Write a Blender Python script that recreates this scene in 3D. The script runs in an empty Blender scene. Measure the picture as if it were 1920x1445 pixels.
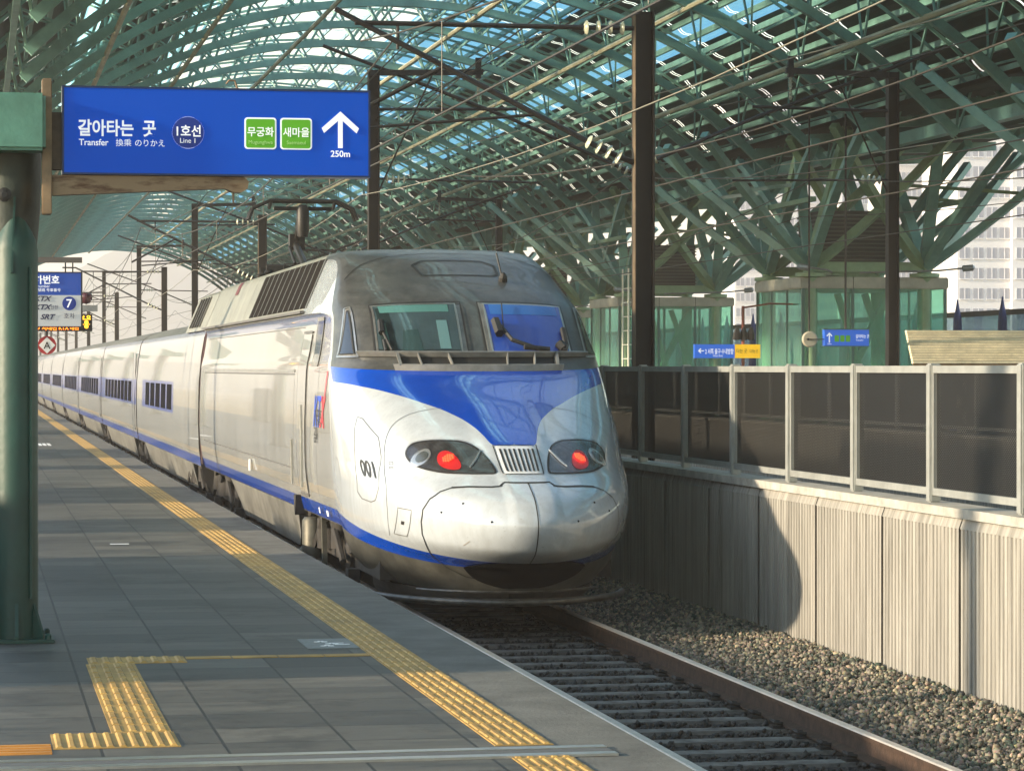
import bpy, bmesh, math, random
import numpy as np
from mathutils import Vector, Matrix
random.seed(7); rng = np.random.default_rng(7)
R = math.radians
S = bpy.context.scene
C = S.collection
# ---------------------------------------------------------------- camera, sky, sun, exposure
YAW = 10.386
cam_d = bpy.data.cameras.new("camera"); cam = bpy.data.objects.new("camera", cam_d); C.objects.link(cam)
cam.location = (0, 0, 2.4); cam.rotation_euler = (R(90-0.338), 0, R(-YAW))
cam_d.sensor_width = 36; cam_d.lens = 103.1; cam_d.clip_start = 0.5; cam_d.clip_end = 9000
S.camera = cam
SUN_AZ, SUN_EL = (-1.0, -0.13), 14.0           # towards the sun
w = bpy.data.worlds.new("World"); S.world = w; w.use_nodes = True
nt = w.node_tree; bg = nt.nodes["Background"]
sky = nt.nodes.new("ShaderNodeTexSky"); sky.sky_type = 'NISHITA'; sky.sun_disc = False
sky.sun_elevation = R(SUN_EL); sky.sun_rotation = math.atan2(SUN_AZ[0], SUN_AZ[1]) % (2*math.pi)
sky.dust_density = 0.7; sky.ozone_density = 2.0; sky.air_density = 1.35
nt.links.new(sky.outputs[0], bg.inputs[0]); bg.inputs[1].default_value = 0.15
sun_d = bpy.data.lights.new("sun", 'SUN'); sun = bpy.data.objects.new("sun", sun_d); C.objects.link(sun)
sun_d.energy = 3.9; sun_d.angle = R(2.0); sun_d.color = (1.0, 0.82, 0.58)
_sd = Vector((SUN_AZ[0], SUN_AZ[1], 0)).normalized()*math.cos(R(SUN_EL))+Vector((0, 0, math.sin(R(SUN_EL))))
sun.rotation_euler = _sd.to_track_quat('Z', 'Y').to_euler(); sun.location = (-40, 0, 40)
S.view_settings.view_transform = 'Standard'; S.view_settings.look = 'None'
S.view_settings.gamma = 1.0; S.view_settings.use_curve_mapping = False
S.view_settings.exposure = 1.78
S.cycles.max_bounces = 8; S.cycles.diffuse_bounces = 4; S.cycles.glossy_bounces = 3
S.cycles.transparent_max_bounces = 12; S.cycles.transmission_bounces = 4
S.cycles.use_denoising = True; S.cycles.sample_clamp_indirect = 6.0; S.cycles.caustics_reflective = False

# ---------------------------------------------------------------- materials
MATS = {}
def mat(name, col=(.5, .5, .5), rough=.5, metal=0.0, var=0.0, scale=3.0, bump=0.0, bscale=None, coat=0.0, spec=None, streak=None, col2=None, stretch=None, thr=None):
    if name in MATS: return MATS[name]
    m = bpy.data.materials.new(name); m.use_nodes = True; MATS[name] = m
    n = m.node_tree.nodes; l = m.node_tree.links; b = n["Principled BSDF"]
    b.inputs["Base Color"].default_value = (*col, 1); b.inputs["Roughness"].default_value = rough
    b.inputs["Metallic"].default_value = metal; b.inputs["Coat Weight"].default_value = coat
    b.inputs["Coat Roughness"].default_value = 0.06
    if spec is not None: b.inputs["Specular IOR Level"].default_value = spec
    if var or bump or col2:
        tc = n.new("ShaderNodeTexCoord"); mp = n.new("ShaderNodeMapping"); l.new(tc.outputs["Object"], mp.inputs[0])
        if stretch: mp.inputs["Scale"].default_value = stretch
    if var or col2:
        no = n.new("ShaderNodeTexNoise"); no.inputs["Scale"].default_value = scale; no.inputs["Detail"].default_value = 6
        no.inputs["Roughness"].default_value = .65
        l.new(mp.outputs[0], no.inputs["Vector"])
        rp = n.new("ShaderNodeValToRGB"); c2 = col2 or tuple(c*(1-var) for c in col)
        c1 = col if col2 else tuple(min(1, c*(1+var*.5)) for c in col)
        lo, hi = thr or (.35, .68)
        rp.color_ramp.elements[0].position = lo; rp.color_ramp.elements[0].color = (*c2, 1)
        rp.color_ramp.elements[1].position = hi; rp.color_ramp.elements[1].color = (*c1, 1)
        l.new(no.outputs[0], rp.inputs[0]); l.new(rp.outputs[0], b.inputs["Base Color"])
    if bump:
        nb = n.new("ShaderNodeTexNoise"); nb.inputs["Scale"].default_value = bscale or scale*6; nb.inputs["Detail"].default_value = 5
        l.new(mp.outputs[0], nb.inputs["Vector"])
        bp = n.new("ShaderNodeBump"); bp.inputs["Strength"].default_value = bump; bp.inputs["Distance"].default_value = .02
        l.new(nb.outputs[0], bp.inputs["Height"]); l.new(bp.outputs[0], b.inputs["Normal"])
    return m
def emit(name, col, strength):
    m = mat(name, col, .5); b = m.node_tree.nodes["Principled BSDF"]
    b.inputs["Emission Color"].default_value = (*col, 1); b.inputs["Emission Strength"].default_value = strength
    return m
def glassy(name, tint, alpha_fac, rough=.02, trans_col=None):
    """clear or tinted pane: part see-through, part mirror"""
    if name in MATS: return MATS[name]
    m = bpy.data.materials.new(name); m.use_nodes = True; MATS[name] = m
    n = m.node_tree.nodes; l = m.node_tree.links; b = n["Principled BSDF"]; out = n["Material Output"]
    b.inputs["Base Color"].default_value = (*tint, 1); b.inputs["Roughness"].default_value = rough
    b.inputs["Coat Weight"].default_value = .6
    tr = n.new("ShaderNodeBsdfTransparent"); tr.inputs[0].default_value = (*(trans_col or (1, 1, 1)), 1)
    mx = n.new("ShaderNodeMixShader"); mx.inputs[0].default_value = alpha_fac
    l.new(tr.outputs[0], mx.inputs[1]); l.new(b.outputs[0], mx.inputs[2]); l.new(mx.outputs[0], out.inputs[0])
    return m
# ---------------------------------------------------------------- mesh builder
class MB:
    def __init__(s): s.v = []; s.f = []; s.m = []
    def add(s, vs, fs, mi=0):
        o = len(s.v); s.v += [tuple(p) for p in vs]; s.f += [tuple(i+o for i in f) for f in fs]; s.m += [mi]*len(fs); return s
    def box(s, lo, hi, mi=0):
        x0, y0, z0 = lo; x1, y1, z1 = hi
        return s.add([(x0,y0,z0),(x1,y0,z0),(x1,y1,z0),(x0,y1,z0),(x0,y0,z1),(x1,y0,z1),(x1,y1,z1),(x0,y1,z1)],
              [(3,2,1,0),(4,5,6,7),(0,1,5,4),(1,2,6,5),(2,3,7,6),(3,0,4,7)], mi)
    def cbox(s, lo, hi, c=.01, mi=0):
        """box with chamfered vertical and top edges"""
        bm = bmesh.new(); bmesh.ops.create_cube(bm, size=1)
        for v in bm.verts: v.co = Vector([(lo[i]+hi[i])/2+v.co[i]*(hi[i]-lo[i]) for i in range(3)])
        bmesh.ops.bevel(bm, geom=bm.edges[:], offset=c, segments=2, affect='EDGES')
        return s.bm(bm, mi)
    def bm(s, bm, mi=0):
        bm.verts.index_update(); s.add([v.co[:] for v in bm.verts], [[v.index for v in f.verts] for f in bm.faces], mi); bm.free(); return s
    def beam(s, p, q, w, h=None, up=(0, 0, 1), mi=0):
        p, q = Vector(p), Vector(q); h = h or w; d = (q-p)
        if d.length < 1e-6: return s
        d.normalize(); u = Vector(up)
        if abs(d.dot(u)) > .98: u = Vector((0, 1, 0))
        r = d.cross(u).normalized()*(w/2); u = r.cross(d).normalized()*(h/2)
        return s.add([p-r-u,p+r-u,p+r+u,p-r+u,q-r-u,q+r-u,q+r+u,q-r+u],
              [(0,1,2,3),(7,6,5,4),(0,4,5,1),(1,5,6,2),(2,6,7,3),(3,7,4,0)], mi)
    def tube(s, pts, r, n=8, mi=0, cap=True):
        pts = [Vector(p) for p in pts]; rs = r if isinstance(r, (list, tuple)) else [r]*len(pts)
        vs = []; fs = []; prev = None
        for i, p in enumerate(pts):
            d = (pts[min(i+1, len(pts)-1)]-pts[max(i-1, 0)]).normalized()
            if prev is None:
                a = Vector((0, 0, 1)) if abs(d.z) < .9 else Vector((0, 1, 0)); u = d.cross(a).normalized()
            else: u = (prev-d*prev.dot(d)).normalized()
            prev = u; w_ = d.cross(u)
            for k in range(n):
                a = 2*math.pi*k/n; vs.append(p+(u*math.cos(a)+w_*math.sin(a))*rs[i])
        for i in range(len(pts)-1):
            for k in range(n): fs.append((i*n+k, i*n+(k+1)%n, (i+1)*n+(k+1)%n, (i+1)*n+k))
        if cap: fs += [tuple(range(n))[::-1], tuple((len(pts)-1)*n+k for k in range(n))]
        return s.add(vs, fs, mi)
    def lathe(s, prof, origin=(0, 0, 0), axis=(0, 0, 1), n=16, mi=0):
        o = Vector(origin); q = Vector((0, 0, 1)).rotation_difference(Vector(axis)); vs = []; fs = []
        for r_, z_ in prof:
            for k in range(n):
                a = 2*math.pi*k/n; vs.append(o+q@Vector((r_*math.cos(a), r_*math.sin(a), z_)))
        for i in range(len(prof)-1):
            for k in range(n): fs.append((i*n+k, i*n+(k+1)%n, (i+1)*n+(k+1)%n, (i+1)*n+k))
        fs += [tuple(range(n))[::-1], tuple((len(prof)-1)*n+k for k in range(n))]
        return s.add(vs, fs, mi)
    def prism(s, poly, a, b, fn, mi=0):
        """poly of 2D points; fn(u, v, depth) -> 3D; closed solid between depths a and b"""
        n = len(poly); vs = [fn(u, v, a) for u, v in poly]+[fn(u, v, b) for u, v in poly]
        fs = [tuple(range(n))[::-1], tuple(range(n, 2*n))]+[(i, (i+1) % n, n+(i+1) % n, n+i) for i in range(n)]
        return s.add(vs, fs, mi)
    def grid(s, rows, mi=0, close=False):
        nr, nc = len(rows), len(rows[0]); vs = [p for r_ in rows for p in r_]; fs = []
        for i in range(nr-1):
            for j in range(nc-1): fs.append((i*nc+j, i*nc+j+1, (i+1)*nc+j+1, (i+1)*nc+j))
            if close: fs.append((i*nc+nc-1, i*nc, (i+1)*nc, (i+1)*nc+nc-1))
        return s.add(vs, fs, mi)
    def build(s, name, m, parent=None, loc=None, smooth=False, fix=False, **tags):
        me = bpy.data.meshes.new(name); me.from_pydata([tuple(p) for p in s.v], [], s.f)
        ms = m if isinstance(m, (list, tuple)) else [m]
        for k in ms: me.materials.append(k)
        if any(s.m): me.polygons.foreach_set("material_index", s.m)
        if fix:
            bm = bmesh.new(); bm.from_mesh(me); bmesh.ops.recalc_face_normals(bm, faces=bm.faces[:]); bm.to_mesh(me); bm.free()
        if smooth:
            me.shade_smooth()
            if smooth != 'all': me.set_sharp_from_angle(angle=R(smooth if smooth is not True else 35))
        me.update()
        o = bpy.data.objects.new(name, me); C.objects.link(o)
        if loc: o.location = loc
        if parent: o.parent = parent
        for k, v in tags.items(): o[k] = v
        return o
def thing(name, label, cat, loc=(0, 0, 0), group=None, rz=0):
    o = bpy.data.objects.new(name, None); o.empty_display_size = .2; C.objects.link(o); o.location = loc; o.rotation_euler = (0, 0, rz)
    o["label"] = label; o["category"] = cat
    if group: o["group"] = group
    return o
def tag(o, label, cat, group=None):
    o["label"] = label; o["category"] = cat
    if group: o["group"] = group
    return o
KIDS = {}
def kids(o): return [c for c in bpy.data.objects if c.parent == o]
def dup(root, loc, label=None, rz=None):
    r = root.copy(); C.objects.link(r); r.location = loc
    if rz is not None: r.rotation_euler = (0, 0, rz)
    if label: r["label"] = label
    for ch in kids(root):
        c = ch.copy(); C.objects.link(c); c.parent = r
        for g in kids(ch):
            d = g.copy(); C.objects.link(d); d.parent = c
    return r
def text(name, body, size, m, parent, loc, rot=(R(90), 0, 0), align='LEFT', bold=0.0, shear=0.0, sx=1.0, depth=.002, fn=None, valign='BOTTOM_BASELINE', **tags):
    cu = bpy.data.curves.new(name, 'FONT'); cu.body = body; cu.size = size; cu.align_x = align; cu.align_y = valign
    cu.offset = bold; cu.shear = shear; cu.extrude = depth/2
    t = bpy.data.objects.new(name, cu); C.objects.link(t); bpy.context.view_layer.update()
    me = bpy.data.meshes.new_from_object(t.evaluated_get(bpy.context.evaluated_depsgraph_get()))
    bpy.data.objects.remove(t); me.name = name
    me.materials.clear(); me.materials.append(m)
    for v in me.vertices:
        v.co.x *= sx
        if fn: v.co = fn(v.co.x, v.co.y, v.co.z)
    o = bpy.data.objects.new(name, me); C.objects.link(o); o.parent = parent
    if not fn: o.location = loc; o.rotation_euler = rot
    for k, v in tags.items(): o[k] = v
    return o
def inst(name, me, parent, loc=(0, 0, 0), rz=0):
    o = bpy.data.objects.new(name, me); C.objects.link(o); o.parent = parent; o.location = loc; o.rotation_euler = (0, 0, rz); return o
GREEN = lambda: mat("green steel paint", (.055, .20, .155), .42, 0, .35, 1.3)
GREEN_D = lambda: mat("dark green steel paint", (.03, .115, .09), .45, 0, .4, 1.5)
GREY_M = lambda: mat("galvanised steel", (.34, .35, .35), .45, .6, .25, 4)
DARK = lambda: mat("dark steel", (.018, .017, .017), .5, .3, .3, 5)
# ---------------------------------------------------------------- train nose surface
TX, TY0 = 5.03, 26.12            # track centre, y of the nose tip
ROWS = [  # centre s, centre z | edge half width, edge s, edge z | exponent
 (0.98,0.30, 1.08,3.25,0.32, 2.0),
 (0.86,0.42, 1.28,3.40,0.55, 2.0),
 (0.70,0.52, 1.36,3.50,0.80, 2.0),
 (0.42,0.60, 1.40,3.60,0.96, 2.0),
 (0.10,0.74, 1.42,3.60,1.08, 2.0),
 (0.00,0.95, 1.435,3.60,1.20,2.0),
 (0.15,1.16, 1.445,3.60,1.33,2.0),
 (0.60,1.36, 1.45,3.65,1.48, 2.0),
 (0.84,1.46, 1.45,3.70,1.56, 2.05),
 (1.30,1.70, 1.45,3.75,1.76, 2.1),
 (2.10,2.03, 1.44,3.90,2.05, 2.15),
 (2.95,2.36, 1.42,4.20,2.42, 2.3),
 (3.20,2.52, 1.39,4.30,2.55, 2.5),
 (3.85,3.07, 1.33,4.70,2.93, 2.5),
 (4.60,3.40, 1.34,5.10,2.98, 2.5),
 (5.30,3.62, 1.36,5.60,3.00, 2.6),
 (6.10,3.72, 1.37,6.30,3.00, 2.6),
 (7.20,3.76, 1.37,7.20,3.00, 2.6)]
NV = len(ROWS)-1
def _pchip(col):
    y = [r[col] for r in ROWS]; d = [y[i+1]-y[i] for i in range(NV)]
    m = [d[0]]
    for i in range(1, NV): m.append(0.0 if d[i-1]*d[i] <= 0 else 2*d[i-1]*d[i]/(d[i-1]+d[i]))
    m.append(d[-1])
    return y, m
_PC = [_pchip(c) for c in range(6)]
def rowv(v):
    v = min(max(v, 0.0), NV-1e-9); i = int(v); f = v-i; out = []
    h00 = 2*f**3-3*f*f+1; h10 = f**3-2*f*f+f; h01 = -2*f**3+3*f*f; h11 = f**3-f*f
    for y, m in _PC: out.append(h00*y[i]+h10*m[i]+h01*y[i+1]+h11*m[i+1])
    return out
def sstep(a, b, x):
    t = min(max((x-a)/(b-a), 0.0), 1.0); return t*t*(3-2*t)
def bulb_r(t, v):
    # <1 inside the coupler cover (rounded outline in t, v)
    vt = 7.35 if abs(t) < .13 else 7.35-.35*sstep(.13, .17, abs(t))
    return vt
def nose_bump(x, v):
    ax = abs(x)
    hood = 0.045*(1-sstep(.24, .40, ax))*sstep(7.2, 8.2, v)*(1-sstep(9.0, 11.0, v))
    ridge = 0.042*(1-sstep(.20, .245, ax))*sstep(4.2, 6.8, v)*(1-sstep(7.0, 8.0, v))
    return hood+ridge
_RU = (0, .40, .60, .68, .75, .80, 1.0); _RXX = (0, .47, .68, .745, .785, .812, 1.0); _RD = (0, .015, .045, .075, .125, .195, 1.0)
def _lin(u, ys):
    for i in range(len(_RU)-1):
        if u <= _RU[i+1]: f = (u-_RU[i])/(_RU[i+1]-_RU[i]); return ys[i]+(ys[i+1]-ys[i])*f
    return ys[-1]
def nose_raw(v, t):
    s0, z0, W, sE, zE, n = rowv(v)
    a = abs(t)*math.pi/2; e = 2.0/n
    sn = math.sin(a)**e; cs = max(math.cos(a), 0.0)**e
    dr = 1-cs; rw = sstep(13.0, 16.0, v)
    if rw > 0:
        u = abs(t); sn += (_lin(u, _RXX)-sn)*rw; dr += (_lin(u, _RD)-dr)*rw
    x = W*sn*(1 if t >= 0 else -1)
    s = s0+(sE-s0)*(1-cs); z = z0+(zE-z0)*dr
    s -= nose_bump(x, v)
    return x, s, z
def nose(v, t, off=0.0):
    x, s, z = nose_raw(v, t)
    if off:
        e = 1e-3
        t1, t0 = min(t+e, 1.0), max(t-e, -1.0)
        v1, v0 = min(v+e*10, NV), max(v-e*10, 0)
        a = Vector(nose_raw(v, t1))-Vector(nose_raw(v, t0)); b = Vector(nose_raw(v1, t))-Vector(nose_raw(v0, t))
        n = a.cross(b)
        if n.length > 1e-12:
            n.normalize(); x += n.x*off; s += n.y*off; z += n.z*off
    return Vector((x, s, z))
# ================================================================ setting
m_ground = mat("gravel earth", (.40, .30, .17), .95, 0, .4, .8, .5, 9)  # sandy tone set bright so the train sides reflect gold
MB().add([(-3000,-600,-.42),(3000,-600,-.42),(3000,5000,-.42),(-3000,5000,-.42)], [(0,1,2,3)]).build("ground", m_ground, kind="structure")
# platform: granite tiles
def tile_mat():
    m = bpy.data.materials.new("granite tiles"); m.use_nodes = True
    n = m.node_tree.nodes; l = m.node_tree.links; b = n["Principled BSDF"]
    tc = n.new("ShaderNodeTexCoord")
    br = n.new("ShaderNodeTexBrick"); br.offset = 0.0; br.inputs["Scale"].default_value = 1.0
    br.inputs["Brick Width"].default_value = .62; br.inputs["Row Height"].default_value = .62
    br.inputs["Mortar Size"].default_value = .009; br.inputs["Mortar Smooth"].default_value = .2; br.inputs["Bias"].default_value = -.1
    br.inputs["Color1"].default_value = (.13, .124, .110, 1); br.inputs["Color2"].default_value = (.054, .053, .049, 1)
    br.inputs["Mortar"].default_value = (.012, .012, .011, 1)
    l.new(tc.outputs["Object"], br.inputs["Vector"])
    mp = n.new("ShaderNodeMapping"); mp.inputs["Scale"].default_value = (.5, 2.2, 1); l.new(tc.outputs["Object"], mp.inputs[0])
    no = n.new("ShaderNodeTexNoise"); no.inputs["Scale"].default_value = 2.2; no.inputs["Detail"].default_value = 8; no.inputs["Roughness"].default_value = .7
    l.new(mp.outputs[0], no.inputs["Vector"])
    rp = n.new("ShaderNodeValToRGB"); rp.color_ramp.elements[0].position = .3; rp.color_ramp.elements[0].color = (.26, .27, .265, 1)
    rp.color_ramp.elements[1].position = .72; rp.color_ramp.elements[1].color = (1.25, 1.22, 1.13, 1); l.new(no.outputs[0], rp.inputs[0])
    sp = n.new("ShaderNodeTexNoise"); sp.inputs["Scale"].default_value = 160; sp.inputs["Detail"].default_value = 2; l.new(tc.outputs["Object"], sp.inputs["Vector"])
    rs = n.new("ShaderNodeValToRGB"); rs.color_ramp.elements[0].position = .35; rs.color_ramp.elements[0].color = (.75, .75, .75, 1)
    rs.color_ramp.elements[1].position = .65; rs.color_ramp.elements[1].color = (1.15, 1.15, 1.15, 1); l.new(sp.outputs[0], rs.inputs[0])
    a = n.new("ShaderNodeMix"); a.data_type = 'RGBA'; a.blend_type = 'MULTIPLY'; a.inputs[0].default_value = 1
    l.new(br.outputs[0], a.inputs[6]); l.new(rp.outputs[0], a.inputs[7])
    a2 = n.new("ShaderNodeMix"); a2.data_type = 'RGBA'; a2.blend_type = 'MULTIPLY'; a2.inputs[0].default_value = 1
    l.new(a.outputs[2], a2.inputs[6]); l.new(rs.outputs[0], a2.inputs[7]); l.new(a2.outputs[2], b.inputs["Base Color"])
    st = n.new("ShaderNodeTexNoise"); st.inputs["Scale"].default_value = 1.1; st.inputs["Detail"].default_value = 9; st.inputs["Roughness"].default_value = .75; l.new(tc.outputs["Object"], st.inputs["Vector"])
    rt = n.new("ShaderNodeValToRGB"); rt.color_ramp.elements[0].position = .38; rt.color_ramp.elements[0].color = (.38, .37, .36, 1); rt.color_ramp.elements[1].position = .47; rt.color_ramp.elements[1].color = (1, 1, 1, 1); l.new(st.outputs[0], rt.inputs[0])
    vo = n.new("ShaderNodeTexVoronoi"); vo.inputs["Scale"].default_value = 2.6; l.new(tc.outputs["Object"], vo.inputs["Vector"])
    rv = n.new("ShaderNodeValToRGB"); rv.color_ramp.interpolation = 'CONSTANT'; rv.color_ramp.elements[0].color = (.45, .45, .45, 1); rv.color_ramp.elements[1].position = .055; rv.color_ramp.elements[1].color = (1, 1, 1, 1); l.new(vo.outputs[0], rv.inputs[0])
    a3 = n.new("ShaderNodeMix"); a3.data_type = 'RGBA'; a3.blend_type = 'MULTIPLY'; a3.inputs[0].default_value = .8; l.new(a2.outputs[2], a3.inputs[6]); l.new(rt.outputs[0], a3.inputs[7])
    a4 = n.new("ShaderNodeMix"); a4.data_type = 'RGBA'; a4.blend_type = 'MULTIPLY'; a4.inputs[0].default_value = .7; l.new(a3.outputs[2], a4.inputs[6]); l.new(rv.outputs[0], a4.inputs[7]); l.new(a4.outputs[2], b.inputs["Base Color"])
    rr = n.new("ShaderNodeMapRange"); rr.inputs[3].default_value = .42; rr.inputs[4].default_value = .7; l.new(no.outputs[0], rr.inputs[0]); l.new(rr.outputs[0], b.inputs["Roughness"])
    bp = n.new("ShaderNodeBump"); bp.inputs["Strength"].default_value = .35; bp.inputs["Distance"].default_value = .01
    l.new(br.outputs[1], bp.inputs["Height"]); bp.invert = True; l.new(bp.outputs[0], b.inputs["Normal"])
    return m
m_tile = tile_mat()
m_conc = mat("platform concrete", (.125, .125, .112), .8, 0, .35, 2.5, .2, 40)
PE = 3.35
MB().box((-4.2, -30, -.41), (PE-.47, 430, .5)).build("platform", m_tile, kind="structure")
MB().box((PE-.467, -30, -.41), (PE, 430, .497)).build("platform_edge", m_conc, kind="structure")
# ballast bed (bumpy sheet) + stones
def sheet(x0, x1, y0, y1, nx, ny, zf):
    g = []
    for i in range(ny+1):
        y = y0+(y1-y0)*i/ny; g.append([(x0+(x1-x0)*j/nx, y, zf(x0+(x1-x0)*j/nx, y)) for j in range(nx+1)])
    return g
def bal_z(x, y=0):
    if x < 5.95: return -.212
    if x < 6.5: return -.212+(x-5.95)/.55*.012
    return -.20+(min(x, 7.6)-6.5)/1.1*.05
m_bal = mat("ballast stone", (.30, .27, .225), .85, 0, 0, 6, .3, 30, col2=(.10, .09, .08))
MB().grid(sheet(PE, 7.55, -30, 460, 12, 1, bal_z)).build("track_bed", mat("ballast floor", (.022, .02, .018), .95, 0, .6, 25, .8, 30), kind="structure")
def stones(n_, y0, y1, x0, x1, seed):
    r = np.random.default_rng(seed)
    bm = bmesh.new(); bmesh.ops.create_icosphere(bm, subdivisions=1, radius=1)
    bm.verts.index_update(); V = np.array([v.co[:] for v in bm.verts]); F = np.array([[v.index for v in f.verts] for f in bm.faces]); bm.free()
    x = r.uniform(x0, x1, n_); y = r.uniform(y0, y1, n_)
    z = np.array([bal_z(a) for a in x])+r.uniform(-.015, .035, n_)
    if x1 < 6.0:
        kp = np.abs((y-12.6+.3) % .6-.3) > .135; x, y, z = x[kp], y[kp], z[kp]-.006; n_ = len(x)
    sc = r.uniform(.011, .030, n_)[:, None, None]*r.uniform(.6, 1.25, (n_, 1, 3))
    P = V[None]*(1+r.uniform(-.52, .36, (n_, len(V), 1)))*sc
    q = r.normal(size=(n_, 4)); q /= np.linalg.norm(q, axis=1)[:, None]; w_, a, b, c = q.T
    M = np.stack([np.stack([1-2*(b*b+c*c), 2*(a*b-c*w_), 2*(a*c+b*w_)], -1), np.stack([2*(a*b+c*w_), 1-2*(a*a+c*c), 2*(b*c-a*w_)], -1), np.stack([2*(a*c-b*w_), 2*(b*c+a*w_), 1-2*(a*a+b*b)], -1)], 1)
    P = np.einsum('nij,nvj->nvi', M, P)+np.stack([x, y, z], -1)[:, None]
    Fi = (F[None]+(np.arange(n_)*len(V))[:, None, None]).reshape(-1, 3)
    return P.reshape(-1, 3), Fi
def raw_mesh(name, V, F, m, **t):
    me = bpy.data.meshes.new(name); me.vertices.add(len(V)); me.vertices.foreach_set("co", V.astype(np.float32).ravel())
    me.loops.add(F.size); me.loops.foreach_set("vertex_index", F.astype(np.int32).ravel()); k = F.shape[1]
    me.polygons.add(len(F)); me.polygons.foreach_set("loop_start", np.arange(len(F), dtype=np.int32)*k)
    me.update(calc_edges=True); me.validate(); me.materials.append(m)
    o = bpy.data.objects.new(name, me); C.objects.link(o)
    for a, b in t.items(): o[a] = b
    return o
def stone_mat():
    m = bpy.data.materials.new("crushed granite"); m.use_nodes = True; n = m.node_tree.nodes; l = m.node_tree.links; b = n["Principled BSDF"]
    g = n.new("ShaderNodeNewGeometry"); rp = n.new("ShaderNodeValToRGB"); e = rp.color_ramp.elements
    e[0].position = 0; e[0].color = (.03, .055, .045, 1); e[1].position = 1; e[1].color = (.40, .32, .22, 1)
    x = e.new(.4); x.color = (.085, .076, .064, 1); x = e.new(.7); x.color = (.22, .19, .145, 1); x = e.new(.8); x.color = (.23, .205, .165, 1)
    l.new(g.outputs["Random Per Island"], rp.inputs[0])
    tc = n.new("ShaderNodeTexCoord"); no = n.new("ShaderNodeTexNoise"); no.inputs["Scale"].default_value = 40; no.inputs["Detail"].default_value = 4
    l.new(tc.outputs["Object"], no.inputs["Vector"])
    a = n.new("ShaderNodeMix"); a.data_type = 'RGBA'; a.blend_type = 'OVERLAY'; a.inputs[0].default_value = .55; l.new(rp.outputs[0], a.inputs[6]); l.new(no.outputs[1], a.inputs[7])
    l.new(a.outputs[2], b.inputs["Base Color"]); b.inputs["Roughness"].default_value = .85
    return m
m_stone = stone_mat()
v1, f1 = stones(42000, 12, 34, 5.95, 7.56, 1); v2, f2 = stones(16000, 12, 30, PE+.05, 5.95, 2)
v3, f3 = stones(4000, 34, 48, 6.0, 7.56, 3)
V = np.concatenate([v1, v3]); F = np.concatenate([f1, f3+len(v1)])
raw_mesh("ballast", V, F, m_stone, kind="stuff")
raw_mesh("ballast", v2, f2, mat("shaded oily stone", (.016, .015, .013), .6, 0, .6, 30), kind="stuff")  # stones between the rails: oil stain, with the platform's shade darkened in
# rails
m_rail = [mat("rusty rail web", (.060, .034, .022), .75, .2, .5, 9, .2), mat("worn rail head", (.66, .58, .50), .42, .6, .15, 6)]
def rail_mb(y0, y1):
    pr = [(-.075,-.17),(.075,-.17),(.075,-.158),(.012,-.135),(.010,-.05),(.034,-.04),(.036,-.012),(.028,-.002),(-.028,-.002),(-.036,-.012),(-.034,-.04),(-.010,-.05),(-.012,-.135),(-.075,-.158)]
    mb = MB(); mb.prism(pr, y0, y1, lambda u, v, d: (u, d, v)); mb.m[2+7] = 1
    mb.m[2+6] = 1; mb.m[2+8] = 1; return mb
RX = [TX-.7525, TX+.7525]
tag(rail_mb(-20, 460).build("rail", m_rail, loc=(RX[1], 0, 0)), "long rusty steel rail with a bright worn head beside the stone ballast shoulder", "rail", "rails of the platform track")
tag(rail_mb(-20, 460).build("rail", m_rail, loc=(RX[0], 0, 0)), "rusty steel rail running close under the platform edge", "rail", "rails of the platform track")
# sleepers
m_slp = mat("sleeper concrete", (.135, .13, .12), .8, 0, .6, 7, .2)
m_clip = mat("rail clip steel", (.03, .028, .026), .6, .5)
def sleeper():
    t = thing("sleeper", "concrete sleeper of the platform track with dark rail clips", "sleeper", (TX, 12, 0), "concrete sleepers of the platform track")
    p = [(-1.25,-.12),(-1.25,.12),(1.25,.12),(1.25,-.12)]
    mb = MB(); z0 = -.36
    mb.add([(-1.3,-.13,z0),(1.3,-.13,z0),(1.3,.13,z0),(-1.3,.13,z0),(-1.27,-.095,-.185),(1.27,-.095,-.185),(1.27,.095,-.185),(-1.27,.095,-.185)],
           [(3,2,1,0),(4,5,6,7),(0,1,5,4),(1,2,6,5),(2,3,7,6),(3,0,4,7)])
    mb.build("block", m_slp, t)
    for rx in (-.7525, .7525):
        for sd in (-1, 1):
            k = MB(); x = rx+sd*.105
            k.box((x-.045, -.06, -.186), (x+.045, .06, -.165)); k.tube([(x-.03*sd, -.05, -.15), (x+.03*sd, -.045, -.14), (x+.045*sd, 0, -.13), (x+.03*sd, .045, -.14), (x-.03*sd, .05, -.15)], .016, 6)
            k.build("rail_clip", m_clip, t)
    return t
sl0 = sleeper(); yy = 12.6
while yy < 31.5: dup(sl0, (TX, yy, 0)); yy += .6

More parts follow.
